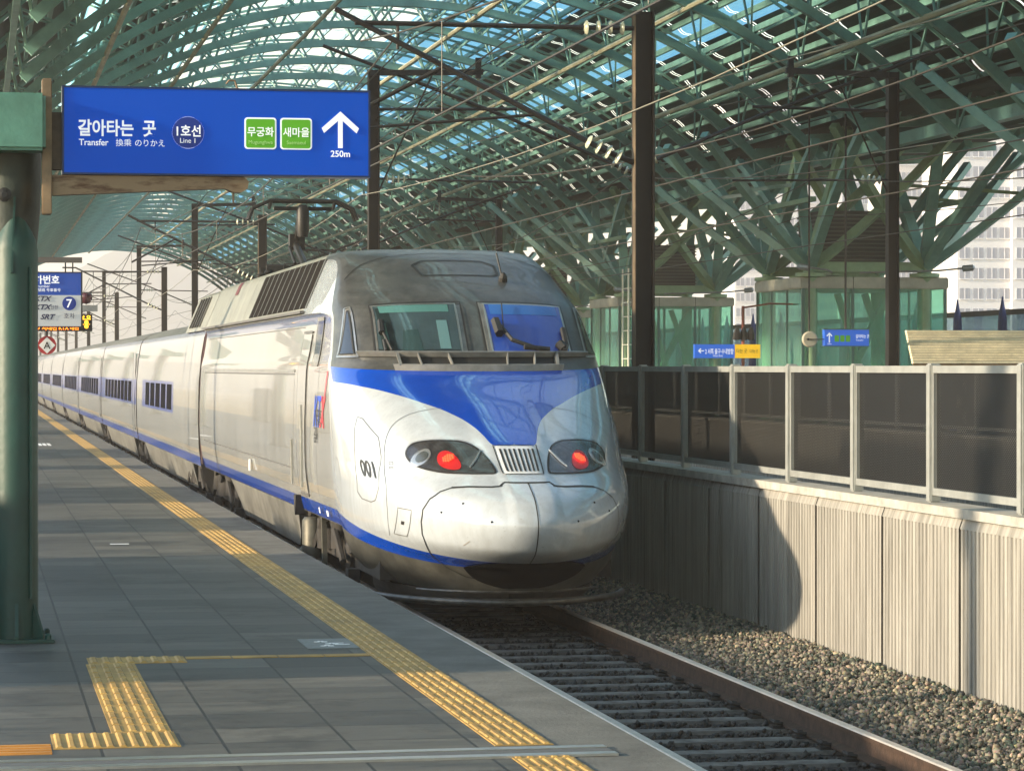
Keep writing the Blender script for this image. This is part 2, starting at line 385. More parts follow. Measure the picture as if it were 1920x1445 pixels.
# ---------------------------------------------------------------- retaining wall and mesh fence
def wall_mat():
    m = bpy.data.materials.new("ribbed concrete"); m.use_nodes = True; n = m.node_tree.nodes; l = m.node_tree.links; b = n["Principled BSDF"]
    tc = n.new("ShaderNodeTexCoord"); mp = n.new("ShaderNodeMapping"); mp.inputs["Scale"].default_value = (1, 9, .35); l.new(tc.outputs["Object"], mp.inputs[0])
    oi = n.new("ShaderNodeObjectInfo"); ad = n.new("ShaderNodeVectorMath"); ad.operation = 'ADD'; l.new(mp.outputs[0], ad.inputs[0]); 
    ml = n.new("ShaderNodeMath"); ml.operation = 'MULTIPLY'; ml.inputs[1].default_value = 80; l.new(oi.outputs["Random"], ml.inputs[0]); l.new(ml.outputs[0], ad.inputs[1])
    no = n.new("ShaderNodeTexNoise"); no.inputs["Scale"].default_value = 1.4; no.inputs["Detail"].default_value = 7; no.inputs["Roughness"].default_value = .7; l.new(ad.outputs[0], no.inputs["Vector"])
    rp = n.new("ShaderNodeValToRGB"); rp.color_ramp.elements[0].position = .3; rp.color_ramp.elements[0].color = (.14, .134, .12, 1)
    rp.color_ramp.elements[1].position = .66; rp.color_ramp.elements[1].color = (.36, .348, .32, 1); l.new(no.outputs[0], rp.inputs[0]); l.new(rp.outputs[0], b.inputs["Base Color"])
    b.inputs["Roughness"].default_value = .85
    return m
m_wall = wall_mat(); m_wdark = mat("joint shadow gap", (.03, .03, .03), .9)
WX = 7.6
cw = thing("concrete_wall", "long ribbed concrete retaining wall behind the ballast, streaked with dirt", "wall", (WX, 0, 0))
def panel_mb():
    mb = MB(); n_ = 44; L = 1.985; rows = []
    pts = []
    for i in range(n_):
        y = .015+L*(i/n_); d = .012 if i % 2 else 0.0; 
        pts += [(d, y), (d, y+L/n_*.9)]
    pts = [(0, .012)]+pts+[(0, L)]
    rows = [[(x, y, z) for x, y in pts] for z in (-.35, 1.14)]
    mb.grid([r_[::-1] for r_ in rows])
    mb.add([(0,.012,1.14),(0,L,1.14),(.03,L,1.22),(.03,.012,1.22)], [(3,2,1,0)])
    mb.box((.03, .012, -.35), (.30, L, 1.22)); return mb
pan = panel_mb().build("wall_panel", m_wall, cw, loc=(0, 10, 0))
for k in range(1, 46): inst("wall_panel", pan.data, cw, (0, 10+2.0*k, 0))
MB().box((.035, -30, -.35), (.29, 10, 1.21)).build("wall_panel", m_wall, cw)
MB().box((.035, 102, -.35), (.29, 430, 1.21)).build("wall_panel", m_wall, cw)
MB().box((-.02, -30, 1.225), (.32, 430, 1.30)).build("coping", mat("coping concrete", (.40, .385, .35), .85, 0, .3, 5), cw)
def mesh_mat(name, col, hole, sc):
    m = bpy.data.materials.new(name); m.use_nodes = True; n = m.node_tree.nodes; l = m.node_tree.links; b = n["Principled BSDF"]; out = n["Material Output"]
    b.inputs["Base Color"].default_value = (*col, 1); b.inputs["Roughness"].default_value = .55; b.inputs["Metallic"].default_value = .3
    tc = n.new("ShaderNodeTexCoord"); mp = n.new("ShaderNodeMapping"); mp.inputs["Scale"].default_value = (1, sc, sc*1.6); mp.inputs["Rotation"].default_value = (0, 0, 0)
    l.new(tc.outputs["Object"], mp.inputs[0]); sx = n.new("ShaderNodeSeparateXYZ"); l.new(mp.outputs[0], sx.inputs[0])
    def M(op, a, b_=None):
        k = n.new("ShaderNodeMath"); k.operation = op
        for i, q in enumerate((a, b_)):
            if q is None: continue
            if isinstance(q, (int, float)): k.inputs[i].default_value = q
            else: l.new(q, k.inputs[i])
        return k.outputs[0]
    d1 = M('ADD', sx.outputs[1], sx.outputs[2]); d2 = M('SUBTRACT', sx.outputs[1], sx.outputs[2])
    f = lambda q: M('ABSOLUTE', M('SUBTRACT', M('FRACT', q), .5))
    hole_ = M('LESS_THAN', M('MAXIMUM', f(d1), f(d2)), hole)
    tr = n.new("ShaderNodeBsdfTransparent"); mx = n.new("ShaderNodeMixShader")
    l.new(hole_, mx.inputs[0]); l.new(b.outputs[0], mx.inputs[1]); l.new(tr.outputs[0], mx.inputs[2]); l.new(mx.outputs[0], out.inputs[0])
    return m
m_mesh = mesh_mat("expanded metal mesh", (.006, .006, .006), .115, 22)
m_post = mat("grey fence steel", (.34, .355, .345), .45, .3, .2, 4)
def fence(X, y0, n_, pitch, label, face=1):
    t = thing("mesh_fence", label, "fence", (X, y0, 0))
    p0 = MB().cbox((-.05, -.055, 1.30), (.05, .055, 2.44), .012).build("post", m_post, t)
    pb = MB(); 
    for a, b in (((-.03, .057, 1.36), (.03, pitch-.057, 1.42)), ((-.03, .057, 2.36), (.03, pitch-.057, 2.42)), ((-.03, .057, 1.42), (.03, .085, 2.36)), ((-.03, pitch-.085, 1.42), (.03, pitch-.057, 2.36))): pb.box(a, b)
    f0 = pb.build("panel_frame", m_post, t)
    s0 = MB().add([(0, .085, 1.42), (0, pitch-.085, 1.42), (0, pitch-.085, 2.36), (0, .085, 2.36)], [(0, 1, 2, 3)]).build("mesh_sheet", m_mesh, f0)
    for k in range(1, n_):
        inst("post", p0.data, t, (0, k*pitch, 0)); f = inst("panel_frame", f0.data, t, (0, k*pitch, 0)); inst("mesh_sheet", s0.data, f)
    return t
fence(WX+.15, 12.42, 32, 2.13, "dark expanded metal mesh fence with grey posts on the near concrete wall")
# far side of the passing tracks: same wall and fence
FX = 16.2
cw2 = thing("concrete_wall", "far concrete wall seen through the mesh beyond the passing tracks", "wall", (FX, 0, 0))
MB().box((0, 10, -.4), (.3, 300, 1.22)).build("wall_panel", m_wall, cw2)
MB().box((-.03, 10, 1.223), (.33, 300, 1.30)).build("coping", MATS["coping concrete"], cw2)
fence(FX+.15, 40, 34, 2.13, "second mesh fence standing on the far wall across the passing tracks")
MB().box((20.3, 20, -.4), (30.4, 300, .5)).build("platform", m_conc, kind="structure")
for x in (9.25, 10.75, 13.25, 14.75): 
    tag(rail_mb(10, 460).build("rail", m_rail, loc=(x, 0, -.02)), "steel rail of the passing tracks beyond the mesh fence", "rail", "rails of the passing tracks")
MB().grid(sheet(7.9, 16.2, 0, 460, 2, 1, lambda x, y: -.2)).build("track_bed", MATS["ballast floor"], kind="structure")
# ================================================================ power car
def nodes_of(m): return m.node_tree.nodes, m.node_tree.links, m.node_tree.nodes["Principled BSDF"]
class NG:
    """tiny helper for math node graphs"""
    def __init__(s, m): s.n, s.l, s.b = nodes_of(m)
    def m(s, op, a, b=None, c=None):
        k = s.n.new("ShaderNodeMath"); k.operation = op
        for i, q in enumerate((a, b, c)):
            if q is None: continue
            if isinstance(q, (int, float)): k.inputs[i].default_value = q
            else: s.l.new(q, k.inputs[i])
        return k.outputs[0]
    def step(s, e, x, w=.0): # 1 when x>e
        return s.m('GREATER_THAN', x, e)
    def mix(s, f, a, b, mode='MIX'):
        k = s.n.new("ShaderNodeMix"); k.data_type = 'RGBA'; k.blend_type = mode
        if isinstance(f, (int, float)): k.inputs[0].default_value = f
        else: s.l.new(f, k.inputs[0])
        for i, q in ((6, a), (7, b)):
            if isinstance(q, tuple): k.inputs[i].default_value = (*q, 1)
            else: s.l.new(q, k.inputs[i])
        return k.outputs[2]
    def noise(s, scale, detail=5, rough=.6, stretch=(1, 1, 1)):
        tc = s.n.new("ShaderNodeTexCoord"); mp = s.n.new("ShaderNodeMapping"); mp.inputs["Scale"].default_value = stretch
        s.l.new(tc.outputs["Object"], mp.inputs[0]); no = s.n.new("ShaderNodeTexNoise"); no.inputs["Scale"].default_value = scale
        no.inputs["Detail"].default_value = detail; no.inputs["Roughness"].default_value = rough; s.l.new(mp.outputs[0], no.inputs["Vector"]); return no.outputs[0]
    def curve(s, x, pts):
        k = s.n.new("ShaderNodeFloatCurve"); c = k.mapping.curves[0]
        c.points[0].location = pts[0]; c.points[1].location = pts[-1]
        for p in pts[1:-1]: c.points.new(*p)
        k.mapping.update(); s.l.new(x, k.inputs["Value"]); return k.outputs[0]
    def rng(s, x, a, b, c, d):
        k = s.n.new("ShaderNodeMapRange"); s.l.new(x, k.inputs[0])
        for i, q in enumerate((a, b, c, d)): k.inputs[i+1].default_value = q
        return k.outputs[0]
WHITE = (.47, .52, .57); BLUE = (.001, .052, .40); GREYP = (.16, .165, .165); SKIRT = (.17, .17, .16)
def finish_paint(g, col, rough=.22):
    no = g.noise(1.3, 8, .7, (1, 1, .5)); col = g.mix(.14, col, g.mix(g.rng(no, .35, .7, 0, 1), (.45, .42, .36), (1, 1, 1)), 'MULTIPLY')
    s2 = g.noise(2.2, 9, .75, (5, 5, .35)); col = g.mix(.16, col, g.mix(g.rng(s2, .40, .56, 0, 1), (.50, .47, .42), (1, 1, 1)), 'MULTIPLY')
    s3 = g.noise(55, 2, .5); col = g.mix(.35, col, g.mix(g.rng(s3, .28, .30, 0, 1), (.25, .23, .2), (1, 1, 1)), 'MULTIPLY')
    g.l.new(col, g.b.inputs["Base Color"]); 
    if isinstance(rough, float): g.b.inputs["Roughness"].default_value = rough
    else: g.l.new(rough, g.b.inputs["Roughness"])
    g.b.inputs["Coat Weight"].default_value = .55; g.b.inputs["Coat Roughness"].default_value = .025
def nose_mat():
    m = bpy.data.materials.new("train nose paint"); m.use_nodes = True; g = NG(m)
    uv = g.n.new("ShaderNodeUVMap"); sx = g.n.new("ShaderNodeSeparateXYZ"); g.l.new(uv.outputs[0], sx.inputs[0])
    t = g.m('ABSOLUTE', g.m('SUBTRACT', g.m('MULTIPLY', sx.outputs[0], 2), 1)); v = sx.outputs[1]
    N = float(NV); up = 11.05
    lo = g.curve(t, [(0, 8.93/N), (.085, 8.93/N), (.105, 9.2/N), (.13, 9.45/N), (.2, 9.79/N), (.29, 10.04/N), (.43, 10.30/N), (.65, 10.49/N), (.92, 10.56/N), (1, 10.6/N)])
    cap = g.curve(v, [(0, .93), (11/N, .93), (12/N, .93), (13/N, .92), (14/N, .86), (15/N, .81), (16/N, .785), (1, .78)])
    isup = g.step(up/N, v); ing = g.m('LESS_THAN', t, cap)
    grey = g.m('MULTIPLY', isup, ing)
    blue = g.m('MULTIPLY', g.m('MULTIPLY', g.m('GREATER_THAN', v, lo), g.m('SUBTRACT', 1, isup)), g.m('LESS_THAN', t, .935))
    blue = g.m('MULTIPLY', blue, g.m('LESS_THAN', t, g.m('ADD', .90, g.m('MULTIPLY', g.m('SUBTRACT', v, 10.5/N), 1.2))))
    stripe = g.m('MULTIPLY', g.step(2.0/N, v), g.m('LESS_THAN', v, 3.0/N))
    low = g.m('LESS_THAN', v, 2.0/N)
    n1 = g.noise(3.0, 9, .8, (1, .5, 1.6)); gp = g.mix(g.rng(n1, .35, .7, 0, 1), (.025, .027, .027), (.09, .093, .09))
    n2 = g.noise(2.0, 9, .75); sk = g.mix(g.rng(n2, .35, .7, 0, 1), (.035, .035, .03), (.12, .117, .10))
    n3 = g.noise(1.7, 6); wh = g.mix(g.rng(n3, .3, .7, 0, 1), (.41, .445, .48), WHITE)
    col = g.mix(grey, wh, gp); col = g.mix(blue, col, BLUE); col = g.mix(stripe, col, BLUE); col = g.mix(low, col, sk)
    rough = g.m('ADD', .17, g.m('MULTIPLY', g.m('MAXIMUM', grey, low), .28))
    finish_paint(g, col, rough); g.l.new(g.m('SUBTRACT', .6, g.m('MULTIPLY', g.m('MAXIMUM', grey, low), .4)), g.b.inputs["Coat Weight"])
    return m
def side_mat(name, band=False):
    m = bpy.data.materials.new(name); m.use_nodes = True; g = NG(m)
    tc = g.n.new("ShaderNodeTexCoord"); sx = g.n.new("ShaderNodeSeparateXYZ"); g.l.new(tc.outputs["Object"], sx.inputs[0]); z = sx.outputs[2]
    no = g.noise(1.2, 8, .7, (1, 3.0, .25)); wh = g.mix(g.rng(no, .32, .72, 0, 1), (.28, .285, .275), (.42, .43, .43))
    st = g.m('MULTIPLY', g.step(.81, z), g.m('LESS_THAN', z, .96)); low = g.m('LESS_THAN', z, .81)
    top = g.m('MULTIPLY', g.step(2.88, z), g.m('LESS_THAN', z, 3.035))
    n2 = g.noise(2.0, 9, .75); sk = g.mix(g.rng(n2, .35, .7, 0, 1), (.09, .09, .08), (.19, .185, .165))
    col = g.mix(st, wh, BLUE); col = g.mix(top, col, (.16, .20, .34)); col = g.mix(low, col, sk)
    if band:
        bd = g.m('MULTIPLY', g.step(1.58, z), g.m('LESS_THAN', z, 2.15)); col = g.mix(bd, col, (.012, .05, .36))
    finish_paint(g, col, .20); g.b.inputs["Coat Weight"].default_value = .6; g.b.inputs["Specular IOR Level"].default_value = .35
    return m
m_nose = nose_mat(); m_side = side_mat("train side paint"); m_coach = side_mat("coach side paint", True)
m_seam = mat("panel seam", (.015, .015, .015), .6)
m_seam2 = mat("fine panel line", (.10, .10, .10), .5)
m_black = mat("black rubber", (.012, .012, .012), .6)
m_under = mat("underframe grime", (.035, .031, .027), .8, .2, .5, 5)
m_grey = mat("roof grey paint", (.15, .155, .145), .4, 0, .35, 2.2, coat=.2)
m_chrome = mat("dull aluminium trim", (.45, .45, .43), .3, .8, .2, 6)
m_wht = mat("sign white", (.85, .85, .84), .4)
pc = thing("power_car", "white and blue pointed nose power car numbered 001, leading the train at the platform", "train", (TX, TY0, 0))
# nose shell
NVV, NT = 204, 112
mb = MB(); uvs = []
rows = []
for i in range(NVV+1):
    v = NV*i/NVV; r_ = []
    for j in range(NT+1):
        tt = -1+2*j/NT; x, s, z = nose_raw(v, tt); r_.append((x, s, z)); uvs.append((tt*.5+.5, i/NVV))
    rows.append(r_)
mb.grid(rows)
shell = mb.build("cab_shell", m_nose, pc, smooth=50)
ul = shell.data.uv_layers.new(name="UVMap")
for lp in shell.data.loops: ul.data[lp.index].uv = uvs[lp.vertex_index]
# helpers on the nose surface
def ribbon(pts, w_, off, m, name, parent, closed=False, sub=6):
    P = []
    pl = pts+[pts[0]] if closed else pts
    for a, b in zip(pl[:-1], pl[1:]):
        for k in range(sub): P.append((a[0]+(b[0]-a[0])*k/sub, a[1]+(b[1]-a[1])*k/sub))
    if not closed: P.append(pl[-1])
    Q = [nose(v, t, off) for t, v in P]; B = [nose(v, t, 0) for t, v in P]; n_ = len(Q); L = []; Rr = []
    for i in range(n_):
        a = Q[(i-1) % n_] if closed or i else Q[0]; b = Q[(i+1) % n_] if closed or i < n_-1 else Q[-1]
        d = (b-a).normalized(); nn = (Q[i]-B[i]).normalized(); sd = d.cross(nn)*(w_/2); L.append(Q[i]-sd); Rr.append(Q[i]+sd)
    mb = MB(); rows = [[l_, r_] for l_, r_ in zip(L, Rr)]
    if closed: rows.append(rows[0])
    mb.grid(rows); return mb.build(name, m, parent)
def smooth_poly(pts, n_=8, closed=True):
    out = []; N_ = len(pts)
    for i in range(N_ if closed else N_-1):
        p = [pts[(i+k) % N_] if closed else pts[min(max(i+k, 0), N_-1)] for k in (-1, 0, 1, 2)]
        for k in range(n_):
            f = k/n_
            out.append(tuple(.5*(2*p[1][c]+(p[2][c]-p[0][c])*f+(2*p[0][c]-5*p[1][c]+4*p[2][c]-p[3][c])*f*f+(3*p[1][c]-p[0][c]-3*p[2][c]+p[3][c])*f**3) for c in (0, 1)))
    if not closed: out.append(pts[-1])
    return out
def patch(outline, off, m, name, parent, rings=6, dome=0.0, sink=0.0):
    ct = sum(p[0] for p in outline)/len(outline); cv = sum(p[1] for p in outline)/len(outline); mb = MB(); rows = []
    if sink: rows.append([nose(v, t, -sink) for t, v in outline])
    for i in range(rings+1):
        f = 1-i/rings*.999
        rows.append([nose(cv+(v-cv)*f, ct+(t-ct)*f, off+dome*(1-f*f)) for t, v in outline])
    mb.grid(rows, close=True); return mb.build(name, m, parent, smooth=60)
def disc(ct, cv, rad, off, m, name, parent, depth=.0, n_=20, sq=1.0):
    P = nose(cv, ct, off); B = nose(cv, ct, 0); nn = (P-B).normalized(); u = Vector((0, 0, 1)).cross(nn).normalized(); w_ = nn.cross(u)
    mb = MB(); prof = [(rad, -depth), (rad, 0), (rad*.8, .006), (rad*.3, .012), (.001, .013)]
    rows = [[P+(u*math.cos(2*math.pi*k/n_)+w_*math.sin(2*math.pi*k/n_)*sq)*r_+nn*z_ for k in range(n_)] for r_, z_ in prof]
    mb.grid(rows, close=True); return mb.build(name, m, parent, smooth=40)
def mir(pts): return [(-t, v) for t, v in pts][::-1]
# coupler cover seams
cov = [(0, 6.88), (.095, 6.88), (.112, 6.70), (.15, 6.65), (.22, 6.63), (.30, 6.55), (.36, 6.32), (.41, 5.95), (.445, 5.4), (.455, 4.8), (.45, 4.2), (.43, 3.6), (.39, 2.7), (.33, 1.8), (.25, 1.15), (.12, .8), (0, .72)]
ribbon(mir(cov)[:-1]+cov, .017, .004, m_seam, "coupler_cover_seam", pc, sub=5)
ribbon([(-.095, 6.87), (-.112, 6.69), (-.15, 6.64), (-.24, 6.61), (-.31, 6.52)], .028, .005, m_seam, "coupler_cover_seam", pc)
ribbon([(.31, 6.52), (.24, 6.61), (.15, 6.64), (.112, 6.69), (.095, 6.87), (-.095, 6.87)], .026, .005, m_seam, "coupler_cover_seam", pc)
ribbon([(0, 6.86), (0, 3.05)], .010, .004, m_seam, "door_seam", pc, sub=24)
for sgn in (-1, 1):
    for t_, v_ in ((.28, 5.9), (.18, 5.2), (.37, 5.4)):
        disc(sgn*t_, v_, .011, .002, m_seam, "bolt_head", pc, n_=8)
# black patch below the coupler cover: shadow of the overhang painted on
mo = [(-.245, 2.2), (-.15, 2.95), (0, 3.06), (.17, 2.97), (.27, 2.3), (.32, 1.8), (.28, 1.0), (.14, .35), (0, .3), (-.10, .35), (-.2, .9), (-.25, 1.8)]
patch(smooth_poly(mo, 4), .006, mat("coupler shadow black", (.003, .003, .003), .95, spec=0.0), "coupler_shadow", pc)
# headlight pods
HL = [(-.455, 8.5), (-.42, 8.83), (-.35, 8.97), (-.27, 9.01), (-.20, 8.98), (-.15, 8.78), (-.118, 8.35), (-.108, 7.85), (-.118, 7.60), (-.16, 7.52), (-.24, 7.46), (-.32, 7.46), (-.39, 7.72), (-.44, 8.12)]
m_house = mat("smoked lamp housing", (.16, .16, .165), .22, .7, .6, 9)
m_lens = glassy("clear lamp cover", (.03, .03, .035), .22, .03)
m_lamp = mat("silver lamp bowl", (.62, .65, .66), .25, .7)
m_led = emit("red tail lamp led", (1.0, .05, .012), 1.1); m_ledr = emit("red halo reflector", (.5, .005, .006), .09)  # reflector plate given a weak glow to paint the leds' red halo
hole = [(-.135, 7.68), (-.2, 7.58), (-.3, 7.6)]
for sgn in (-1, 1):
    ol = HL if sgn < 0 else mir(HL)
    hl = patch(smooth_poly(ol, 6), .004, m_house, "headlight", pc, rings=5)
    ribbon(smooth_poly(ol, 4), .022, .006, m_black, "gasket", hl, closed=True, sub=1)
    disc(sgn*.392, 8.36, .112, .012, m_lamp, "lamp_bowl", hl, .01, 24); disc(sgn*.385, 8.36, .07, .024, mat("lamp glass bulb", (.12, .14, .14), .08, .3), "lamp_bulb", hl, .01)
    rp = [(-.325, 8.25), (-.31, 8.55), (-.276, 8.66), (-.245, 8.52), (-.232, 8.2), (-.245, 7.86), (-.278, 7.75), (-.312, 7.92)]
    patch(smooth_poly(rp if sgn < 0 else mir(rp), 4), .010, m_ledr, "halo_reflector", hl)
    lm = MB(); P = nose(8.35, sgn*.275, .026); B = nose(8.35, sgn*.275, 0); nn = (P-B).normalized(); u = Vector((0, 0, 1)).cross(nn).normalized(); w_ = nn.cross(u)
    for a in range(-4, 5):
        for b in range(-4, 5):
            px, py = (a+b*.5)*.026, b*.0225
            if px*px+py*py < .0040: lm.lathe([(.0115, -.004), (.0115, .004), (.006, .009)], P+u*px+w_*py, nn, 8)
    lm.build("red_led_cluster", m_led, hl)
    for q in range(3):
        mbk = MB(); mbk.tube([nose(8.0+.12*q, sgn*(.20-.012*q), .012), nose(8.5+.1*q, sgn*(.155-.01*q), .012)], .008, 5); mbk.build("reflector_fin", m_lamp, hl)
    patch(smooth_poly(ol, 6), .030, m_lens, "lens", hl, rings=6, dome=.012, sink=0)
# nose grille between the headlights
gq = [(-.083, 8.88), (.083, 8.88), (.082, 7.52), (-.082, 7.52)]
def quad(q, off, m, name, parent, nu=8, nv=8, rim=0.0):
    (t0, v0), (t1, v1), (t2, v2), (t3, v3) = q; mb = MB(); rows = []
    for i in range(nv+1):
        g = i/nv; r_ = []
        for j in range(nu+1):
            f = j/nu; ta, va = t0+(t1-t0)*f, v0+(v1-v0)*f; tb, vb = t3+(t2-t3)*f, v3+(v2-v3)*f
            e = off if (0 < i < nv and 0 < j < nu) or not rim else off-rim
            r_.append(nose(va+(vb-va)*g, ta+(tb-ta)*g, e))
        rows.append(r_)
    mb.grid(rows); return mb.build(name, m, parent, smooth=50)
gr = quad(gq, .012, mat("grille white paint", (.62, .63, .64), .3, 0, .15, 5), "nose_grille", pc, 10, 10, .012)
ribbon(gq, .012, .008, m_seam, "edge_seam", gr, closed=True)
for k in range(8):
    t_ = -.062+.124*k/7
    ribbon([(t_, 8.74), (t_*.98, 7.72)], .020, .0155, m_seam, "slot", gr, sub=8)
# panel lines on the nose flanks
for sgn in (-1, 1):
    arc = [(.23, 9.93), (.30, 9.88), (.40, 9.72), (.48, 9.46), (.53, 9.1), (.56, 8.6), (.577, 7.9), (.59, 6.8), (.605, 5.6), (.605, 4.4), (.595, 3.5)]
    ribbon([(sgn*t_, v_) for t_, v_ in smooth_poly(arc, 4, False)], .007, .003, m_seam2, "panel_line", pc, sub=2)
    hb = [(.768, 9.3), (.73, 9.60), (.685, 9.5), (.605, 8.97), (.608, 8.2), (.640, 6.2), (.665, 5.32), (.70, 5.2), (.765, 5.3), (.792, 5.75), (.79, 7.8)]
    ribbon([(sgn*t_, v_) for t_, v_ in (hb if False else [(.745, 8.6), (.722, 9.3), (.69, 9.62), (.655, 9.58), (.58, 9.02), (.585, 8.3), (.635, 6.2), (.665, 5.35), (.69, 5.18), (.745, 5.2), (.77, 5.55), (.757, 7.2)])], .009, .003, m_seam2, "service_hatch_line", pc, closed=True)
    ib = [(.515, 5.28), (.452+.012, 5.24), (.50, 3.62), (.552, 3.72)]
    ribbon([(sgn*t_, v_) for t_, v_ in [(.555, 5.25), (.495, 5.27), (.505, 4.4), (.515, 3.82), (.575, 3.74)]], .009, .003, m_seam2, "socket_hatch_line", pc, closed=True)
    P = [(sgn*t_, v_) for t_, v_ in ((.541, 4.62), (.528, 4.62), (.530, 4.44), (.543, 4.44))]
    quad(P if sgn < 0 else P[::-1], .004, m_black, "socket", pc, 2, 2)
    for a, b in ((.55, 8.05), (.556, 7.6)):
        ribbon([(sgn*t_, v_) for t_, v_ in ((a, b), (a-.02, b), (a-.018, b-.2), (a+.002, b-.2))], .006, .003, m_seam2, "latch_cover", pc, closed=True, sub=2)
    ribbon([(sgn*.93, 7.5), (sgn*.905, 7.15), (sgn*.90, 5.2), (sgn*.905, 4.8)], .007, .003, m_seam2, "panel_line", pc)
ribbon([(-.02+.005*k, 4.35-.1*k) for k in range(2)], .001, .001, m_seam2, "scratch_mark", pc)
ribbon([(-.285, 4.0), (-.262, 4.28)], .010, .003, mat("scuff", (.30, .29, .27), .6), "scuff_mark", pc)
# number 001 and side lettering, laid on the curved flank
m_num = mat("black lettering", (.02, .02, .02), .5); m_lb = mat("blue lettering", (.01, .06, .45), .4); m_lr = mat("red lettering", (.55, .03, .05), .4)
def flank_map(cv, ct, off=.006):
    P = nose(cv, ct, 0); N = (nose(cv, ct, .01)-P); N.z = 0; N.normalize(); hx = N.cross(Vector((0, 0, 1))).normalized()*-1; wz = N.cross(hx)*1.0
    if wz.z < 0: wz = -wz
    hx = -N.cross(wz)
    return lambda x, y, z: P+hx*x+wz*y+N*(off+z)
fm = flank_map(7.15, -.742, .03)
def onflank(cv, ct, off):
    base = flank_map(cv, ct, 0)
    return base
_dt = (nose(7.0, -.665)-nose(7.0, -.685)).length/.02; _dv = (nose(7.25, -.675).z-nose(6.75, -.675).z)/.5
text("lettering", "001", .235, m_num, pc, None, align='CENTER', bold=.003, sx=1.15, fn=lambda x, y, z: nose(6.55+y/_dv, -.675+x/_dt, .006+z))
# windscreens, cowl, side windows
m_frame = mat("windscreen frame grey", (.20, .20, .19), .4, .1, .3, 6)
m_teal = mat("teal cab interior", (.05, .09, .11), .35, 0, .3, 1.5, coat=1.0); m_blind = mat("blue cab sunblind", (.012, .075, .50), .4, 0, .2, 1.2, coat=.6)
m_glass = glassy("windscreen glass", (.02, .03, .03), .16, .015)
def inset(q, a, b):
    ct = sum(p[0] for p in q)/4; cv = sum(p[1] for p in q)/4
    return [(t+(a if t < ct else -a), v+(-b if v > cv else b)) for t, v in q]
for sgn in (-1, 1):
    q0 = [(-.50, 13.02), (-.022, 13.02), (-.022, 12.03), (-.475, 11.97)]
    q1 = inset(q0, .020, .06); 
    if sgn > 0: q0, q1 = ([(-q[1][0], q[1][1]), (-q[0][0], q[0][1]), (-q[3][0], q[3][1]), (-q[2][0], q[2][1])] for q in (q0, q1))
    ws = quad(q0, .012, m_frame, "windscreen", pc, 12, 12, .012)
    ribbon(q0, .018, .012, m_seam, "frame_seam", ws, closed=True)
    ribbon(q1, .022, .018, m_chrome, "inner_trim", ws, closed=True)
    quad(q1, .014, m_teal if sgn < 0 else m_blind, "cab_interior" if sgn < 0 else "sunblind", ws, 12, 8)
    if sgn < 0:
        quad([(-.46, 12.9), (-.38, 12.9), (-.33, 12.12), (-.42, 12.12)], .017, mat("dark cab pillar", (.008, .02, .022), .4), "cab_pillar", ws)
        quad([(-.43, 12.62), (-.40, 12.62), (-.37, 12.2), (-.40, 12.2)], .019, mat("pale cab panel", (.10, .22, .18), .5), "cab_panel", ws)
        quad([(-.44, 12.94), (-.07, 12.94), (-.07, 12.80), (-.43, 12.80)], .018, mat("sea green sun strip", (.09, .25, .24), .35), "sun_strip", ws)
        quad([(-.45, 12.16), (-.05, 12.16), (-.045, 12.08), (-.46, 12.05)], .018, mat("dark cab desk", (.006, .012, .014), .5), "cab_desk", ws)
        quad([(-.30, 12.5), (-.22, 12.52), (-.20, 12.14), (-.31, 12.14)], .018, mat("dark driver seat", (.015, .05, .055), .6), "driver_seat", ws)
        quad([(-.13, 12.66), (-.085, 12.66), (-.08, 12.18), (-.125, 12.18)], .018, mat("pale seat back", (.13, .27, .29), .5), "seat_back", ws)
    else:
        quad([(.06, 12.95), (.44, 12.95), (.44, 12.76), (.06, 12.76)], .017, mat("pale blue sun strip", (.03, .18, .60), .4), "sun_strip", ws)
    gl = quad(q1, .030, m_glass, "glass", ws, 12, 8)
    wp = MB()
    if sgn > 0:
        wp.tube([nose(12.93, .115, .05), nose(12.5, .095, .07)], .007, 5); wp.tube([nose(12.52, .085, .06), nose(12.28, .12, .07), nose(12.1, .24, .06)], .022, 6)
        wp.tube([nose(12.62, .07, .05), nose(12.4, .075, .06)], .05, 6); wp.tube([nose(12.15, .17, .06), nose(12.08, .30, .06)], .030, 6)
        wp.tube([nose(12.5, .435, .05), nose(12.2, .42, .06), nose(12.05, .40, .05)], .03, 6); wp.tube([nose(12.25, .375, .05), nose(12.12, .40, .05)], .05, 6)
    else:
        wp.tube([nose(12.62, -.425, .05), nose(12.42, -.42, .06)], .035, 6); wp.tube([nose(12.45, -.415, .05), nose(12.06, -.365, .05)], .016, 6); wp.tube([nose(12.3, -.41, .05), nose(12.04, -.40, .05)], .02, 6)
    wp.build("wiper", m_black, ws)
    # narrow triangular side window of the cab
    tri = [(-.70, 12.93), (-.685, 12.93), (-.635, 12.02), (-.79, 11.98)]
    fr = [(-.725, 13.06), (-.665, 13.06), (-.605, 11.9), (-.83, 11.86)]
    if sgn > 0: tri, fr = ([(-q[1][0], q[1][1]), (-q[0][0], q[0][1]), (-q[3][0], q[3][1]), (-q[2][0], q[2][1])] for q in (tri, fr))
    sw = quad(fr, .010, m_frame, "quarter_window", pc, 6, 10, .010); ribbon(fr, .020, .012, m_chrome, "outer_trim", sw, closed=True)
    quad(tri, .018, mat("dark window glass", (.012, .012, .013), .04, coat=1), "glass", sw, 4, 8); ribbon(tri, .016, .019, m_black, "gasket", sw, closed=True)
cw_ = [(-.335, 11.97), (.335, 11.97), (.325, 11.22), (-.325, 11.22)]
cv_ = quad(cw_, .004, m_black, "cowl_vent", pc, 16, 4)
lip = MB(); rows = []
